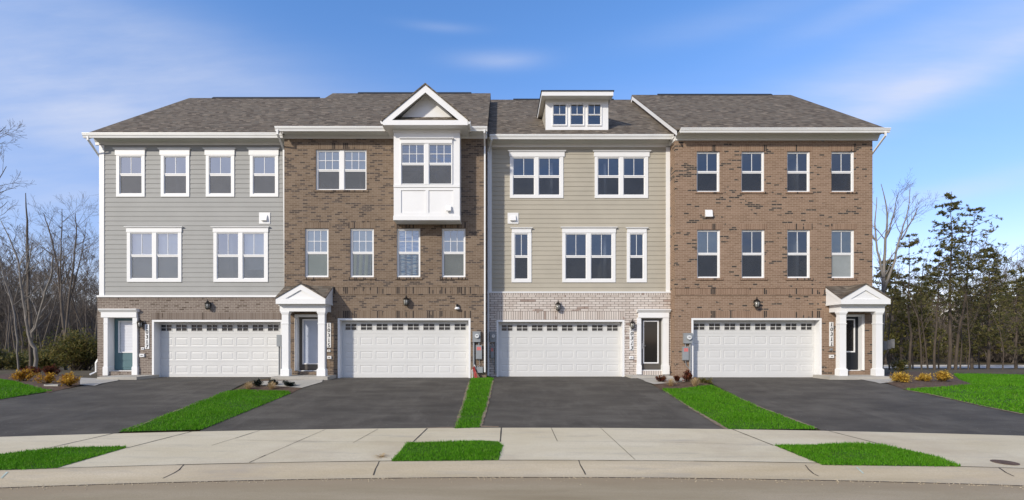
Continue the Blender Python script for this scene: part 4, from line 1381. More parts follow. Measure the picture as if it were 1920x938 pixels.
eaves(h, Y4, XB[3] - .0, xr_ - .03, XB[3] + .02, xr_ + .04, 240.3, 248.3, 255.5, 264, Ye)
m = MB(); m.box(XB[3] - .035, XB[3] + .001, Y4 + .03, Y3 + .2, Z(264, Y4), Z(255.5, Y4)); m.box(XB[3] - .07, XB[3] - .036, Y4 - .0, Y3 + .2, Z(258, Y4), Z(255.6, Y4)); m.build('frieze_board', M['white'], h)
side_walls(h, M['brick4'], XB[3] + .001, XB[4], Y4, rf)
w = MB(); w.box(XB[3] - .004, XB[3] - .001, Y4 + .001, Y3 + .3, -.3, Z(262, Y4)); w.build('return_wall', M['brick4'], h)
zg = Z(248, Ye)
downspout(h, [(xr_ - .12, Ye - .06, zg), (xr_ - .12, Ye - .06, zg - .15), (XB[4] + .06, Y4 + .15, zg - .65), (XB[4] + .06, Y4 + .2, .15)], .034)
meterset(h, Y4, 1280.3, 1296, 625, 644, 1278.4, 1290, 650, 675.6, 1293, 700)

# ------------------------------------------------------------------ porch slabs and short paths


def slab(Y0, Y1_, px0, px1, zt):
    m = MB(); a, b = X(px0, Y0), X(px1, Y0)
    m.box(a, b, Y0, Y1_, -.25, zt)
    tag(m.build('porch_slab', M['slabcon']), kind='structure')


slab(17.35, Y1 - .06, 182, 256, .10)
slab(17.25, Y2 + .02, 508, 614, .112)
slab(18.1, Y3 - .06, 1183, 1262, .07)
slab(17.4, Y4 + .02, 1556, 1668, .112)
for P in ([(150, 709), (222, 711), (222, 714), (178, 724), (150, 722)], [(478, 716), (606, 712), (604, 717), (566, 728), (478, 722)],
          [(1186, 707), (1290, 709), (1290, 716), (1226, 721), (1210, 716)], [(1608, 711), (1690, 709), (1690, 716), (1650, 720)]):
    sheet('path', G(P), .012, M['slabcon'], .3)

# red pipes standing between the two middle houses
m = MB()
for (a, b, c) in ((886.6, 892.5, .40), (888.4, 895.5, .44)):
    x0, x1 = X(a, 18.0), X(b, 18.0)
    m.tube([(x1, 17.85, -.06), (x1 * .5 + x0 * .5, 17.97, c * .5), (x0, 18.08, c)], .024, 8)
o = m.build('conduit_pipe', M['redpipe'], None, True, (X(890, 18.0), 17.95, 0))
tag(o, 'red plastic pipe stubs rising from the turf beside the grey meter boxes', 'pipe')

# ------------------------------------------------------------------ vegetation


def frame(d):
    d = d.normalized(); a = Vector((0, 0, 1)) if abs(d.z) < .9 else Vector((1, 0, 0))
    u = d.cross(a).normalized(); return u, d.cross(u)


def grow(tr, tw, p, d, L, r, lev, rg, spread=.75, up=.15, maxlev=4, kids=(3, 5), nseg=4, rmin=.004):
    """a bending limb with side limbs"""
    pts, rad = [p.copy()], [r]
    dd = d.normalized(); q = p.copy()
    for i in range(nseg):
        dd = (dd + Vector((rg.gauss(0, .13), rg.gauss(0, .13), rg.gauss(0, .08) + up * .25))).normalized()
        q = q + dd * (L / nseg)
        pts.append(q.copy()); rad.append(max(rmin, r * (1 - .78 * (i + 1) / nseg)))
    (tr if lev == 0 else tw).tube(pts, rad, 7 if lev == 0 else 4 if lev < 2 else 3, False)
    if lev >= maxlev: return
    n = rg.randint(*kids) + (3 if lev == 0 else 0)
    for k in range(n):
        f = rg.uniform(.3 if lev == 0 else .2, 1.0)
        i = min(nseg - 1, int(f * nseg)); fr = f * nseg - i
        b = pts[i].lerp(pts[i + 1], fr); rr = rad[i] + (rad[i + 1] - rad[i]) * fr
        ax = (pts[i + 1] - pts[i]).normalized(); u, w = frame(ax)
        th = rg.uniform(0, 2 * math.pi)
        nd = ax * rg.uniform(.6, 1.1) + (u * math.cos(th) + w * math.sin(th)) * spread * rg.uniform(.6, 1.2)
        grow(tr, tw, b, nd, L * rg.uniform(.34, .6) * (1.15 - .4 * f), max(rmin, rr * rg.uniform(.4, .62)), lev + 1, rg, spread, up, maxlev, kids, 3, rmin)


def bare_tree(name, base, H, r, seed, mat, label, cat='tree', group=None, lean=(0, 0), **kw):
    rg = random.Random(seed)
    e = root(name, base, label, cat, group)
    tr, tw = MB(), MB()
    grow(tr, tw, Vector(base) - Vector((0, 0, .1)), Vector((lean[0], lean[1], 1)), H, r, 0, rg, **kw)
    tr.build('trunk', mat, e, True); tw.build('branches', mat, e, True)
    return e


def path_tree(name, Y, paths, seed, mat, label, kids=9, length=1.6, maxlev=3, group=None, spread=.75):
    """a tree whose main stems follow measured lines; limbs grow off them on every side"""
    rg = random.Random(seed)
    bx, by = paths[0][0][:2]
    base = Vector((X(bx, Y), Y, gz(X(bx, Y), Y)))
    e = root(name, base, label, 'tree', group)
    tr, tw = MB(), MB()
    for k, pa in enumerate(paths):
        pts, rad = [], []
        dy = 0. if k == 0 else rg.uniform(-.1, .1)
        sg = rg.choice((-1, 1)) * rg.uniform(.1, .3)
        n = len(pa)
        for i, (px, py, rp) in enumerate(pa):
            yy = Y + (sg * i * .8 if k else sg * .3 * i)
            pts.append(Vector((X(px, yy), yy, Z(py, yy)))); rad.append(rp * .62 * Y / F)
        if k == 0: pts[0].z = base.z - .15
        # subdivide with small wander
        P, Q = [], []
        for i in range(n - 1):
            for s_ in range(3):
                f = s_ / 3
                w = Vector((rg.gauss(0, .014), rg.gauss(0, .02), 0)) if (i or s_) else Vector((0, 0, 0))
                P.append(pts[i].lerp(pts[i + 1], f) + w); Q.append(rad[i] * (1 - f) + rad[i + 1] * f)
        P.append(pts[-1]); Q.append(max(.006, rad[-1]))
        tr.tube(P, Q, 7, False)
        for q in range(kids):
            f = rg.uniform(.35, 1.0); i = min(len(P) - 2, int(f * (len(P) - 1)))
            ax = (P[i + 1] - P[i]).normalized(); u, w = frame(ax); th = rg.uniform(0, 6.28)
            nd = ax * rg.uniform(.5, 1.0) + (u * math.cos(th) + w * math.sin(th)) * spread
            grow(tr, tw, P[i], nd, length * rg.uniform(.6, 1.2), Q[i] * .5, 1, rg, .7, .2, maxlev, (3, 5), 4)
    tr.build('trunk', mat, e, True); tw.build('branches', mat, e, True)
    return e


def tufts(out, c, n, ln, wd, rg, flat=1., up=0.):
    """needle spray: thin triangles radiating from c"""
    for k in range(n):
        d = Vector((rg.gauss(0, 1), rg.gauss(0, 1), rg.gauss(0, 1) * flat + up)).normalized()
        u, w = frame(d); th = rg.uniform(0, 6.28); s_ = (u * math.cos(th) + w * math.sin(th)) * wd * rg.uniform(.6, 1.2)
        t = c + d * ln * rg.uniform(.5, 1.1)
        q = c + d * ln * .1
        out += [tuple(q - s_), tuple(q + s_), tuple(t)]


def pine_geo(base, H, r, rg, start=.4, blen=2.0, lean=(0, 0), n_wh=16, tuft=12, ln=.22, wd=.035, dens=1., top=1.0):
    tr, nd = MB(), []
    B = Vector(base); ax = Vector((lean[0], lean[1], 1))
    pts = [B + ax * (H * i / 8) + Vector((rg.gauss(0, .04), rg.gauss(0, .04), 0)) * (1 if 0 < i < 8 else 0) for i in range(9)]
    pts[0].z -= .15
    rad = [max(.012, r * (1 - i / 8.3)) for i in range(9)]
    tr.tube(pts, rad, 7, False)
    def at(f):
        i = min(7, int(f * 8)); return pts[i].lerp(pts[i + 1], f * 8 - i)
    for k in range(n_wh):
        f = start + (1 - start) * (k + rg.uniform(0, .8)) / n_wh
        f = min(f, .985)
        taper = (1 - ((f - start) / (1 - start)) ** 1.4 * .85) * (.55 + .45 * min(1, (f - start) / .18 + .25))
        for b in range(rg.randint(2, 4)):
            if rg.random() > dens: continue
            th = rg.uniform(0, 6.28); L = blen * taper * rg.uniform(.55, 1.25)
            p = at(f); d = Vector((math.cos(th), math.sin(th), rg.uniform(.1, .7)))
            bp = [p]; rr = [max(.006, .012 + L * .008)]
            for s_ in range(5):
                d = (d + Vector((rg.gauss(0, .12), rg.gauss(0, .12), rg.gauss(0.0, .1)))).normalized(); bp.append(bp[-1] + d * L / 5); rr.append(rr[0] * (1 - (s_ + 1) / 6))
            tr.tube(bp, rr, 3, False)
            for s_ in range(2, 6):
                for q in range(rg.randint(1, 3) if s_ < 5 else 3):
                    e = bp[s_] + Vector((rg.gauss(0, .6), rg.gauss(0, .6), rg.gauss(.06, .32))) * (L * .26)
                    if q: tr.tube([bp[s_], e], [.008, .004], 3, False)
                    tufts(nd, e, int(tuft * rg.uniform(.5, 1.1)), ln * rg.uniform(.6, 1.15), wd, rg, .85, .25)
                    if rg.random() < .35:
                        tufts(nd, bp[s_].lerp(e, .5), int(tuft * .6), ln * .8, wd, rg, .6, .25)
    return tr, nd


def raw_obj(name, V, mat, parent):
    off = np.array(OFF[parent.name])
    me = raw_mesh(name, np.array(V) - off, 3, mat)
    o = bpy.data.objects.new(name, me); col.objects.link(o); o.parent = parent
    OFF[o.name] = Vector(off)
    return o


def pine(px, Y, pyt, r, seed, label, mat='needles', group=None, lean_px=0, **kw):
    rg = random.Random(seed)
    x = X(px, Y); z0 = gz(x, Y); H = Z(pyt, Y) - z0
    e = root('pine_tree', (x, Y, z0), label, 'pine tree', group)
    tr, nd = pine_geo((x, Y, z0), H, r, rg, lean=(lean_px * Y / F / H, rg.uniform(-.02, .02)), **kw)
    tr.build('trunk', M['pinebark'], e, True)
    raw_obj('crown', nd, M[mat], e)
    return e


def shrub(name, px, py, w, hgt, mat, label, n, leaf, seed, group=None, style='leaf', Y=None):
    rg = random.Random(seed)
    if Y is None: x, y = gp(px, py)
    else: x, y = X(px, Y), Y
    z = gz(x, y)
    e = root(name, (x, y, z), label, 'ornamental grass' if style == 'straw' else 'shrub', group)
    st = MB(); V = []
    if style == 'straw':
        for k in range(n):
            th = rg.uniform(0, 6.28); rr = rg.random() ** .5 * w * .62
            a = Vector((x + rg.gauss(0, w * .05), y + rg.gauss(0, w * .05), z)); H = hgt * rg.uniform(.6, 1.2) * math.sqrt(max(.05, 1 - (rr / (w * .66)) ** 2))
            t = a + Vector((math.cos(th) * rr, math.sin(th) * rr, H)); s_ = Vector((math.cos(th + 1.57), math.sin(th + 1.57), 0)) * leaf
            m = a.lerp(t, .55) + Vector((0, 0, H * .12))
            V += [tuple(a - s_), tuple(a + s_), tuple(m), tuple(m - s_ * .8), tuple(m + s_ * .8), tuple(t)]
        st.tube([(x, y, z - .05), (x, y, z + hgt * .15)], w * .06, 6)
    else:
        tips = []
        for k in range(max(7, int(n / 90))):
            th = rg.uniform(0, 6.28); ph = rg.uniform(0, 1.25)
            d = Vector((math.sin(ph) * math.cos(th) * w * .5, math.sin(ph) * math.sin(th) * w * .5, (.25 + .75 * math.cos(ph)) * hgt)) * rg.uniform(.65, 1.0)
            b = Vector((x + rg.gauss(0, w * .05), y + rg.gauss(0, w * .05), z - .03)); t = b + d
            mid = b.lerp(t, .5) + Vector((rg.gauss(0, .03), rg.gauss(0, .03), .04 * hgt))
            st.tube([b, mid, t], [.012 + .006 * hgt, .008, .004], 4, False)
            tips.append((b, mid, t))
        for k in range(n):
            b, mid, t = rg.choice(tips); f = rg.uniform(.25, 1.05) ** .7
            p = (b.lerp(mid, f * 2) if f < .5 else mid.lerp(t, f * 2 - 1)) + Vector((rg.gauss(0, 1), rg.gauss(0, 1), rg.gauss(0, .8))) * (.07 * (w + hgt) * .55)
            if p.z < z + .02: p.z = z + rg.uniform(.02, .08)
            d = Vector((rg.gauss(0, 1), rg.gauss(0, 1), rg.gauss(.4, .7))).normalized(); u, q = frame(d)
            L = leaf * rg.uniform(.6, 1.4); s_ = u * L * .42
            V += [tuple(p - s_), tuple(p + s_), tuple(p + d * L * 1.3)]
    st.build('stems', M['pinebark'], e)
    raw_obj('foliage', V, M[mat], e)
    return e


# --- beds
gS = 'golden shrubs in the mulch beds'
shrub('shrub', 44, 715, .75, .46, 'gold', 'golden yellow shrub beside the left lawn, largest and leftmost of its bed', 1500, .045, 1, gS)
shrub('shrub', 88, 719, .62, .38, 'gold', 'low golden-orange shrub in the left bed, in front of the red bush', 1100, .045, 2, gS)
shrub('shrub', 129, 724, .68, .44, 'gold', 'golden rust shrub at the end of the left bed beside the pale path', 1300, .045, 3, gS)
shrub('shrub', 62, 704, .8, .40, 'redleaf', 'dark red shrub behind the largest golden shrub, foot of the forked tree', 1100, .05, 4, 'red shrubs in the left bed')
shrub('shrub', 96, 706, .65, .42, 'redleaf', 'rust red shrub behind the two smaller golden shrubs in the left bed', 1000, .05, 5, 'red shrubs in the left bed')
shrub('shrub', 1689, 717, .85, .36, 'yellow', 'golden shrub nearest the white column of the right-hand porch', 1500, .045, 6, gS)
shrub('shrub', 1733, 715, .62, .30, 'yellow', 'small golden shrub in the middle of the right-hand bed', 1000, .045, 7, gS)
shrub('shrub', 1770, 716, .70, .42, 'yellow', 'round golden shrub at the lawn end of the right-hand bed', 1400, .045, 8, gS)
shrub('shrub', 1688, 702, 1.1, .62, 'olive', 'dull olive brown bush behind the golden shrubs, beside the right-hand porch column', 1300, .05, 9, None, Y=21.)
shrub('shrub', 483, 725, .46, .24, 'darkleaf', 'dark evergreen shrub between two tufts of straw grass, left of its bed', 480, .05, 10, 'dark evergreen shrubs by the hooded brown door')
shrub('shrub', 514, 723, .40, .22, 'darkleaf', 'smallest dark evergreen shrub right behind the second straw tuft', 400, .05, 11, 'dark evergreen shrubs by the hooded brown door')
shrub('shrub', 541, 725, .52, .26, 'darkleaf', 'widest dark evergreen shrub in front of the right porch column base', 600, .05, 12, 'dark evergreen shrubs by the hooded brown door')
gR = 'dark red shrubs by the cream brick door'
shrub('shrub', 1240, 717, .40, .34, 'redleaf', 'dark red shrub in front of the taupe door step', 700, .045, 13, gR)
shrub('shrub', 1268, 717, .34, .26, 'redleaf', 'smallest dark red shrub, middle of the three by the taupe door', 500, .045, 14, gR)
shrub('shrub', 1290, 717, .46, .44, 'redleaf', 'tallest dark red shrub, under the grey meter boxes', 900, .045, 15, gR)
shrub('shrub', 1322, 719, .6, .22, 'olive', 'low yellow-green shrub beside the tan brick garage', 600, .04, 16)
gG = 'straw tufts in the middle beds'
shrub('ornamental_grass', 466, 730, .42, .24, 'straw', 'straw tuft at the left end of the bed before the brown porch', 260, .006, 17, gG, 'straw')
shrub('ornamental_grass', 510, 730, .42, .25, 'straw', 'straw tuft in front of the dark shrubs by the brown porch', 260, .006, 18, gG, 'straw')
shrub('ornamental_grass', 1258, 724, .44, .26, 'straw', 'straw tuft between the first two dark red shrubs', 260, .006, 19, gG, 'straw')
shrub('ornamental_grass', 1303, 724, .46, .28, 'straw', 'straw tuft in front of the tallest dark red shrub', 280, .006, 20, gG, 'straw')
# wild evergreens left of the house
shrub('wild_shrub', 150, 700, 4.2, 2.3, 'olive', 'large olive green evergreen thicket against the left end of the grey house', 9000, .10, 21, None, Y=27.5)
shrub('wild_shrub', 95, 700, 3.2, 1.3, 'olive', 'lower evergreen thicket behind the forked tree', 4500, .10, 22, None, Y=30.)
shrub('wild_shrub', -10, 700, 3.2, 1.5, 'olive', 'evergreen thicket at the left edge of the picture', 4500, .10, 23, None, Y=29.)

shrub('dry_grass_clump', 716, 857, .30, .05, 'straw', 'flat dry grass clump lying on the pale driveway apron', 60, .006, 24, None, 'straw')
shrub('wild_shrub', 40, 696, 4.5, 1.1, 'olive', 'long low evergreen thicket deep behind the forked tree', 6000, .10, 25, None, Y=34.)
x, y = gp(103, 723)
mb = MB(); mb.box(x - .22, x + .22, y - .14, y + .14, gz(x, y) - .02, gz(x, y) + .03); mb.box(x - .22, x - .18, y - .139, y + .139, gz(x, y) + .0301, gz(x, y) + .05); mb.box(x + .18, x + .22, y - .139, y + .139, gz(x, y) + .0301, gz(x, y) + .05)
tag(mb.build('splash_block', M['slabcon'], None, False, (x, y, gz(x, y))), 'small pale concrete splash block in the mulch between two golden shrubs', 'splash block')

# --- left wood
path_tree('bare_tree', 23.6, [[(66, 697, 5.2), (67, 660, 4.6), (56, 640, 4.4), (50, 600, 3.6), (40, 545, 3.0), (36, 500, 2.4), (20, 450, 1.6), (2, 415, .8)],
                              [(58, 642, 4.2), (66, 615, 3.4), (82, 560, 2.8), (95, 520, 2.2), (100, 480, 1.6)],
                              [(40, 545, 2.2), (52, 500, 1.6), (60, 455, 1.0)]], 31, M['bark'], 'pale smooth-barked tree forking low in front of the left wood', 7, 1.8, 3)
path_tree('dead_tree', 27., [[(57, 690, 5.), (57, 620, 4.6), (54, 520, 3.8), (51, 440, 3.0), (48, 362, .9)]], 32, M['darkbark'], 'straight dark dead trunk with a broken pointed top and no branches', 2, .6, 1)
path_tree('bare_tree', 25.5, [[(35, 700, 2.6), (33, 640, 2.4), (28, 590, 2.2), (14, 540, 1.9), (0, 490, 1.3), (-8, 450, .8)]], 33, M['bark'], 'slim pale tree bending left beside the forked tree', 8, 1.6, 3)
path_tree('bare_tree', 31., [[(124, 690, 4.5), (122, 640, 4.2), (114, 560, 3.4), (108, 500, 2.6), (95, 440, 1.8), (82, 400, .9)],
                             [(122, 640, 3.6), (128, 570, 2.8), (138, 500, 2.2), (143, 440, 1.4), (141, 400, .8)],
                             [(114, 560, 2.6), (113, 490, 2.0), (116, 430, 1.3), (116, 392, .7)],
                             [(128, 570, 2.2), (142, 520, 1.7), (155, 470, 1.2), (160, 430, .7)]], 34, M['darkbark'], 'many-stemmed grey bare tree standing midway between the forked tree and the grey house', 9, 2.2, 3)
path_tree('bare_tree', 19.5, [[(-70, 720, 7), (-72, 600, 6.5), (-66, 480, 5.5), (-60, 380, 4.5), (-50, 300, 3.0), (-40, 240, 1.6)],
                              [(-66, 470, 3.2), (-40, 400, 2.4), (-10, 350, 1.5), (12, 312, .7)],
                              [(-62, 390, 3.0), (-40, 320, 2.0), (-15, 270, 1.3), (10, 238, .6)],
                              [(-66, 520, 2.6), (-40, 450, 1.9), (-12, 400, 1.2), (14, 378, .6)]], 35, M['darkbark'], 'bare tree past the left edge of the picture, only its branch tips showing', 6, 1.2, 3)
gB = 'slender bare trees of the left wood'
lab = 'slender leafless grey tree standing in the wood left of the grey house'
rg = random.Random(5)
protoL = []
for k in range(5):
    protoL.append(bare_tree('bare_tree', (X(10, 34), 34, gz(0, 34)), rg.uniform(8.0, 9.5), .07, 50 + k, M['darkbark'], lab, group=gB, spread=.62, up=.3, maxlev=4, kids=(3, 4)))
spots = [(170, 33, .95), (184, 36, 1.05), (150, 37, .9), (88, 36, .95), (20, 38, 1.0), (5, 33, .85), (75, 41, 1.1), (135, 42, 1.0), (178, 44, 1.15), (-25, 36, 1.0), (108, 39, .9), (40, 44, 1.1), (160, 47, 1.05), (60, 47, 1.0)]


def place_copy(src, loc, rz, sc):
    c = src.copy(); col.objects.link(c); c.location = loc; c.rotation_euler = (0, 0, rz); c.scale = (sc, sc, sc)
    for ch in src.children:
        d = ch.copy(); col.objects.link(d); d.parent = c
    return c


for i, (px, Y, sc) in enumerate(spots):
    x = X(px, Y); loc = (x, Y, gz(x, Y))
    if i < 5:
        o = protoL[i]; o.location = loc; o.scale = (sc,) * 3; o.rotation_euler = (0, 0, i * 1.3)
    else: place_copy(protoL[i % 5], loc, i * 2.1, sc)


def merge(name, srcs, places, mats, label):
    """far wood that reads as one mass"""
    parts = {}
    for (k, loc, rz, sc) in places:
        for me in srcs[k]:
            n = len(me.vertices); v = np.empty(n * 3, np.float32); me.vertices.foreach_get('co', v); v = v.reshape(-1, 3)
            c, s_ = math.cos(rz), math.sin(rz)
            w = np.stack([(v[:, 0] * c - v[:, 1] * s_), (v[:, 0] * s_ + v[:, 1] * c), v[:, 2]], 1) * sc + np.array(loc, np.float32)
            li = np.empty(len(me.loops), np.int32); me.loops.foreach_get('vertex_index', li)
            lt = np.empty(len(me.polygons), np.int32); me.polygons.foreach_get('loop_total', lt)
            parts.setdefault(me.materials[0].name, []).append((w, li, lt))
    vs, ls, ts, mi = [], [], [], []
    o_ = 0
    names = list(parts)
    for q, nm in enumerate(names):
        for w, li, lt in parts[nm]:
            vs.append(w); ls.append(li + o_); ts.append(lt); mi.append(np.full(len(lt), q, np.int32)); o_ += len(w)
    V = np.concatenate(vs); L = np.concatenate(ls); T = np.concatenate(ts); MI = np.concatenate(mi)
    me = bpy.data.meshes.new(name)
    me.vertices.add(len(V)); me.loops.add(len(L)); me.polygons.add(len(T))
    me.vertices.foreach_set('co', V.ravel()); me.loops.foreach_set('vertex_index', L)
    st = np.concatenate([[0], np.cumsum(T)[:-1]]).astype(np.int32)
    me.polygons.foreach_set('loop_start', st)
    try: me.polygons.foreach_set('loop_total', T)
    except Exception: pass
    for nm in names: me.materials.append(bpy.data.materials[nm])
    me.polygons.foreach_set('material_index', MI)
    me.update(calc_edges=True)
    o = bpy.data.objects.new(name, me); col.objects.link(o)
    tag(o, label, 'woodland', kind='stuff')
    return o


rg = random.Random(77)
srcL = []
for k in range(5):
    tr, tw = MB(), MB()
    grow(tr, tw, Vector((0, 0, -.1)), Vector((0, 0, 1)), rg.uniform(8.5, 10.5), .10, 0, rg, .65, .3, 4, (3, 5), 4, .013)
    me1 = bpy.data.meshes.new('t'); me1.from_pydata(tr.v + tw.v, [], tr.f + [tuple(i + len(tr.v) for i in f) for f in tw.f]); me1.materials.append(M['darkbark'])
    srcL.append([me1])
for k in range(3):     # thickets of twigs
    V = []
    for i in range(2600):
        c = Vector((rg.gauss(0, 1.5), rg.gauss(0, 1.5), rg.random() ** .8 * 5.5)); d = Vector((rg.gauss(0, .45), rg.gauss(0, .45), 1)).normalized(); u, q = frame(d)
        th = rg.uniform(0, 6.28); s_ = (u * math.cos(th) + q * math.sin(th)) * rg.uniform(.008, .02)
        V += [tuple(c - s_), tuple(c + s_), tuple(c + d * rg.uniform(.4, 1.3))]
    srcL.append([raw_mesh('t', V, 3, M['brush'])])
pl = []
for k in range(95):
    Y = rg.uniform(50, 110); px = rg.uniform(-260, 205); x = X(px, Y)
    pl.append((5 + rg.randrange(3), (x, Y, gz(x, Y)), rg.uniform(0, 6.28), rg.uniform(.8, 1.25)))
for k in range(190):
    Y = rg.uniform(46, 125); px = rg.uniform(-260, 205); x = X(px, Y)
    pl.append((rg.randrange(5), (x, Y, gz(x, Y)), rg.uniform(0, 6.28), rg.uniform(.7, 1.15)))
for k in range(110):
    Y = rg.uniform(44, 100); px = rg.uniform(-1400, -240); x = X(px, Y)
    pl.append((rg.randrange(8), (x, Y, gz(x, Y)), rg.uniform(0, 6.28), rg.uniform(.8, 1.25)))
merge('woodland', srcL, pl, None, 'far leafless grey-brown wood behind the trees on the left')

# --- right wood
path_tree('bare_tree', 27., [[(1652, 700, 5.5), (1655, 600, 5.), (1656, 520, 4.2), (1660, 450, 3.2), (1664, 400, 2.0), (1652, 345, .8)],
                             [(1656, 520, 3.4), (1645, 470, 2.6), (1640, 420, 1.8), (1644, 370, .8)],
                             [(1657, 545, 3.6), (1676, 490, 3.0), (1690, 440, 2.2), (1702, 395, 1.3), (1707, 352, .6)],
                             [(1664, 440, 2.2), (1676, 400, 1.5), (1686, 360, .7)],
                             [(1690, 450, 2.2), (1708, 415, 1.6), (1722, 388, .9)]], 61, M['bark'], 'tall pale bare tree with upswept stems right behind the right-hand brick house', 6, 1.5, 3, spread=.5)
gP = 'pines beyond the right-hand lawn'
pine(1779, 31, 360, .11, 71, 'tallest straight pine with layered branches beyond the right-hand bed', 'needles', gP, 3, start=.42, blen=1.9, n_wh=20, tuft=15, ln=.20, wd=.034, dens=.95)
pine(1791, 32, 392, .10, 72, 'leaning tall pine reaching right, beside the tallest pine', 'needles', gP, 34, start=.5, blen=2.3, n_wh=15, tuft=14, ln=.20, wd=.034, dens=.85)
pine(1752, 30, 470, .08, 73, 'shorter slim pine left of the tallest pine', 'needles', gP, 10, start=.5, blen=1.6, n_wh=14, tuft=13, ln=.19, wd=.033, dens=.85)
pine(1706, 33, 438, .09, 74, 'thin-crowned pine close to the pale bare tree', 'needles', gP, 2, start=.4, blen=1.8, n_wh=14, tuft=13, ln=.2, wd=.034, dens=.8)
pine(1852, 36, 468, .11, 75, 'broad bushy pine near the right edge of the picture', 'needles', gP, 4, start=.15, blen=2.6, n_wh=22, tuft=14, ln=.22, wd=.04)
pine(1905, 40, 505, .12, 76, 'dense dark pine at the right edge of the picture', 'needles', gP, 0, start=.12, blen=2.6, n_wh=22, tuft=14, ln=.22, wd=.04)
pine(1690, 36, 520, .12, 77, 'yellowing full pine behind the right-hand porch', 'needles_yellow', gP, 4, start=.15, blen=2.2, n_wh=20, tuft=14, ln=.2, wd=.038)
pine(1822, 38, 530, .12, 78, 'yellow-green pine between the leaning pine and the broad bushy one', 'needles_yellow', gP, 0, start=.15, blen=2.3, n_wh=20, tuft=14, ln=.2, wd=.038)
gT = 'slim bare trunks below the right-hand pines'
lb2 = 'slim grey bare trunk standing among the pines on the right'
rg = random.Random(9)
protoR = [bare_tree('bare_tree', (X(1720, 30), 30, gz(0, 30)), 6.5, .05, 90 + k, M['pinebark'], lb2, group=gT, spread=.6, up=.25, maxlev=3, kids=(3, 4)) for k in range(2)]
for i, (px, Y, sc) in enumerate([(1728, 29, 1.0), (1740, 33, 1.1), (1800, 34, 1.0), (1815, 30, .9), (1668, 31, 1.0), (1836, 42, 1.15), (1880, 34, .85), (1712, 37, 1.1), (1760, 40, 1.2), (1925, 38, 1.1)]):
    x = X(px, Y); loc = (x, Y, gz(x, Y))
    if i < 2: o = protoR[i]; o.location = loc; o.scale = (sc,) * 3; o.rotation_euler = (0, 0, i * 2.)
    else: place_copy(protoR[i % 2], loc, i * 1.9, sc)
# far mixed wood on the right and behind
tmp = []
for k in range(4):
    rg = random.Random(120 + k)
    tr, nd = pine_geo((0, 0, 0), 8.0, .12, rg, start=.08, blen=2.4, n_wh=17, tuft=8, ln=.3, wd=.075, dens=.9)
    me1 = bpy.data.meshes.new('t'); me1.from_pydata(tr.v, [], tr.f); me1.materials.append(M['pinebark'])
    me2 = raw_mesh('t', nd, 3, M['needles'] if k % 2 == 0 else M['needles_yellow'])
    tmp.append([me1, me2])
rg = random.Random(130)
pl = []
for k in range(170):
    Y = rg.uniform(53, 125); px = rg.uniform(1600, 2250); x = X(px, Y)
    pl.append((rg.randrange(4) if rg.random() < .75 else 4 + rg.randrange(5), (x, Y, gz(x, Y)), rg.uniform(0, 6.28), rg.uniform(.8, 1.45)))
for k in range(80):
    Y = rg.uniform(52, 90); px = rg.uniform(1600, 2150); x = X(px, Y)
    pl.append((rg.randrange(4), (x, Y, gz(x, Y)), rg.uniform(0, 6.28), rg.uniform(.4, .78)))
for k in range(95):
    Y = rg.uniform(56, 110); px = rg.uniform(1600, 2150); x = X(px, Y)
    pl.append((9 + rg.randrange(3), (x, Y, gz(x, Y)), rg.uniform(0, 6.28), rg.uniform(.8, 1.25)))
for k in range(110):
    Y = rg.uniform(54, 105); px = rg.uniform(2200, 3400); x = X(px, Y)
    pl.append((rg.randrange(12), (x, Y, gz(x, Y)), rg.uniform(0, 6.28), rg.uniform(.8, 1.3)))
merge('woodland', tmp + srcL, pl, None, 'far dark wood of mixed pines and bare trees beyond the road on the right')
rg = random.Random(131)
pl = []
for k in range(46):
    Y = rg.uniform(40, 90); px = rg.uniform(-240, 190); x = X(px, Y)
    pl.append((rg.randrange(4), (x, Y, gz(x, Y)), rg.uniform(0, 6.28), rg.uniform(.22, .5)))
merge('undergrowth', tmp, pl, None, 'low dark evergreen undergrowth inside the leafless wood on the left')
# weathered board stand by the right-hand porch
x, Yq = X(1664, 24.), 24.
e = root('board_stand', (x, Yq, gz(x, Yq)), 'grey weathered board panel propped on a post behind the right-hand porch', 'board panel')
m = MB()
for k in range(4): m.box(x - .35 + k * .18, x - .18 + k * .18, Yq, Yq + .03, .9 + .05 * k, 1.35 + .05 * k)
m.build('panel', M['oldwood'], e)
m = MB(); m.tube([(x - .2, Yq + .07, -.15), (x - .2, Yq + .07, 1.3)], .05, 4); m.tube([(x - .25, Yq + .06, .3), (x + .32, Yq + .06, 1.4)], .03, 4); m.build('post', M['darkbark'], e)

# ------------------------------------------------------------------ light and sky
SUN_EL, SUN_AZ = R(27), R(43)         # azimuth measured from the street side towards the left
sv = Vector((-math.sin(SUN_AZ) * math.cos(SUN_EL), -math.cos(SUN_AZ) * math.cos(SUN_EL), math.sin(SUN_EL)))
sun = bpy.data.lights.new('sun', 'SUN'); sun.energy = 2.75; sun.angle = R(2.5); sun.color = (1, .925, .80)
so = bpy.data.objects.new('sun', sun); so.rotation_euler = (-sv).to_track_quat('-Z', 'Y').to_euler(); so.location = (-20, -20, 30); col.objects.link(so)

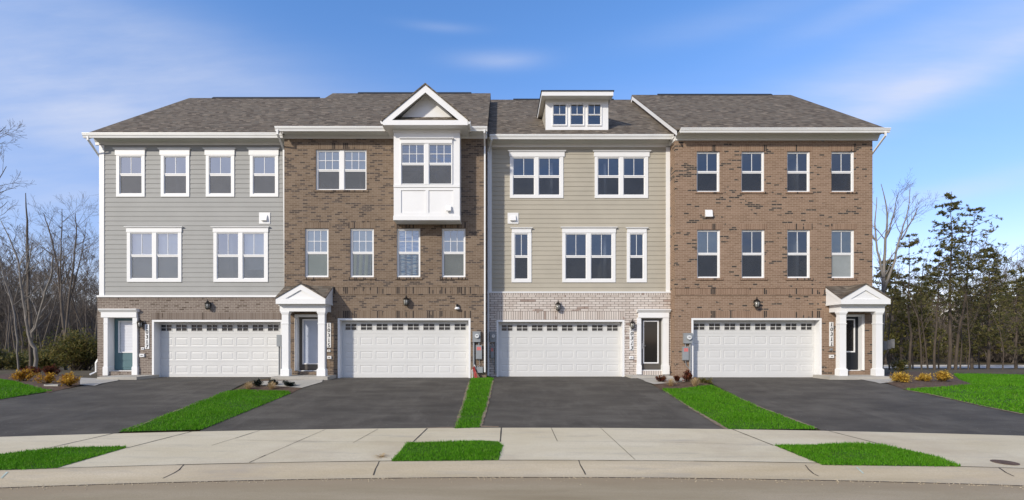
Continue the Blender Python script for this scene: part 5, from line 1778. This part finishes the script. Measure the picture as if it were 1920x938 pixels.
w = bpy.data.worlds.new('World'); scene.world = w; w.use_nodes = True
nt = w.node_tree; t = NT(nt)
bg = nt.nodes['Background']
sky = t.n('ShaderNodeTexSky', sky_type='NISHITA'); sky.sun_disc = False
sky.sun_elevation = SUN_EL; sky.sun_rotation = math.pi + SUN_AZ
sky.air_density = 1.0; sky.dust_density = .3; sky.ozone_density = 2.5
d = t.n('ShaderNodeTexCoord').outputs['Generated']
dx, dy, dz = t.xyz(d)
den = t.math('ADD', t.math('MAXIMUM', dz, 0.), .12)
cu, cv = t.math('DIVIDE', dx, den), t.math('DIVIDE', dy, den)
p = t.comb(t.math('MULTIPLY_ADD', cv, .35, t.math('MULTIPLY', cu, .55)), t.math('MULTIPLY', cv, 1.0), 0.)
n1 = t.noise(p, .95, 5, .55)
n2 = t.noise(t.mapscale(p, (.6, 1.15, 1)), 1.9, 7, .62)
cl = t.rng(t.math('MULTIPLY_ADD', n2, .35, t.math('MULTIPLY', n1, .75)), .38, .62, .35, 1, True)


def lump(ax, el, rx, rz, amp, sk=0.):
    """soft bank of cloud around a compass direction (degrees right of the street axis, elevation)"""
    v = (math.sin(R(ax)) * math.cos(R(el)), math.cos(R(ax)) * math.cos(R(el)), math.sin(R(el)))
    a = t.math('DIVIDE', t.math('SUBTRACT', dx, v[0]), rx); b = t.math('DIVIDE', t.math('SUBTRACT', t.math('SUBTRACT', dz, v[2]), t.math('MULTIPLY', t.math('SUBTRACT', dx, v[0]), sk)), rz)
    q = t.math('ADD', t.math('MULTIPLY', a, a), t.math('MULTIPLY', b, b))
    g = t.math('POWER', 2.718, t.math('MULTIPLY', q, -1.))
    g = t.math('MULTIPLY', g, t.math('GREATER_THAN', dy, 0.))
    return t.math('MULTIPLY', g, amp)


L = lump(-43, 20.5, .15, .085, .95)
for a in ((-38, 27, .16, .05, .55), (-47, 12, .20, .05, .5), (0, 30.3, .075, .012, .62), (-7, 33, .06, .006, .22), (42, 21.5, .17, .028, .85, .28), (40, 24, .15, .05, .5, .2), (39, 29, .12, .018, .35, .1), (27, 31, .16, .02, .25), (46, 13, .12, .016, .5, .1), (-22, 23, .24, .07, .30), (20, 22, .30, .06, .25), (0, 20, .9, .10, .22)):
    L = t.math('ADD', L, lump(*a))
tex = t.rng(t.math('MULTIPLY_ADD', n2, .6, t.math('MULTIPLY', n1, .4)), .35, .66, .28, 1., True)
L = t.math('MULTIPLY', L, tex)
amt = t.math('MINIMUM', t.math('MAXIMUM', L, t.math('MULTIPLY', cl, t.math('MULTIPLY', t.math('MULTIPLY', t.math('LESS_THAN', dy, 0.05), t.rng(dx, -.36, .15, 1.7, .5, True)), 1.))), .95)
skyc = t.n('ShaderNodeHueSaturation'); t.link(sky.outputs[0], skyc.inputs['Color']); skyc.inputs['Saturation'].default_value = 1.2; skyc.inputs['Hue'].default_value = .507; skyc.inputs['Value'].default_value = 1.34
hz = t.rng(dz, 0., .6, 1., 0., True)
skc = t.mix(hz, skyc.outputs[0], (.80, .62, .69), 'MULTIPLY')
cc = t.mix(t.math('MULTIPLY', amt, .82), skc, (3.7, 3.95, 4.7))
t.link(cc, bg.inputs[0]); bg.inputs[1].default_value = .14

scene.view_settings.view_transform = 'Standard'
scene.view_settings.look = 'None'
scene.view_settings.exposure = 0.5
scene.view_settings.gamma = 1
scene.cycles.max_bounces = 6
scene.cycles.transparent_max_bounces = 12
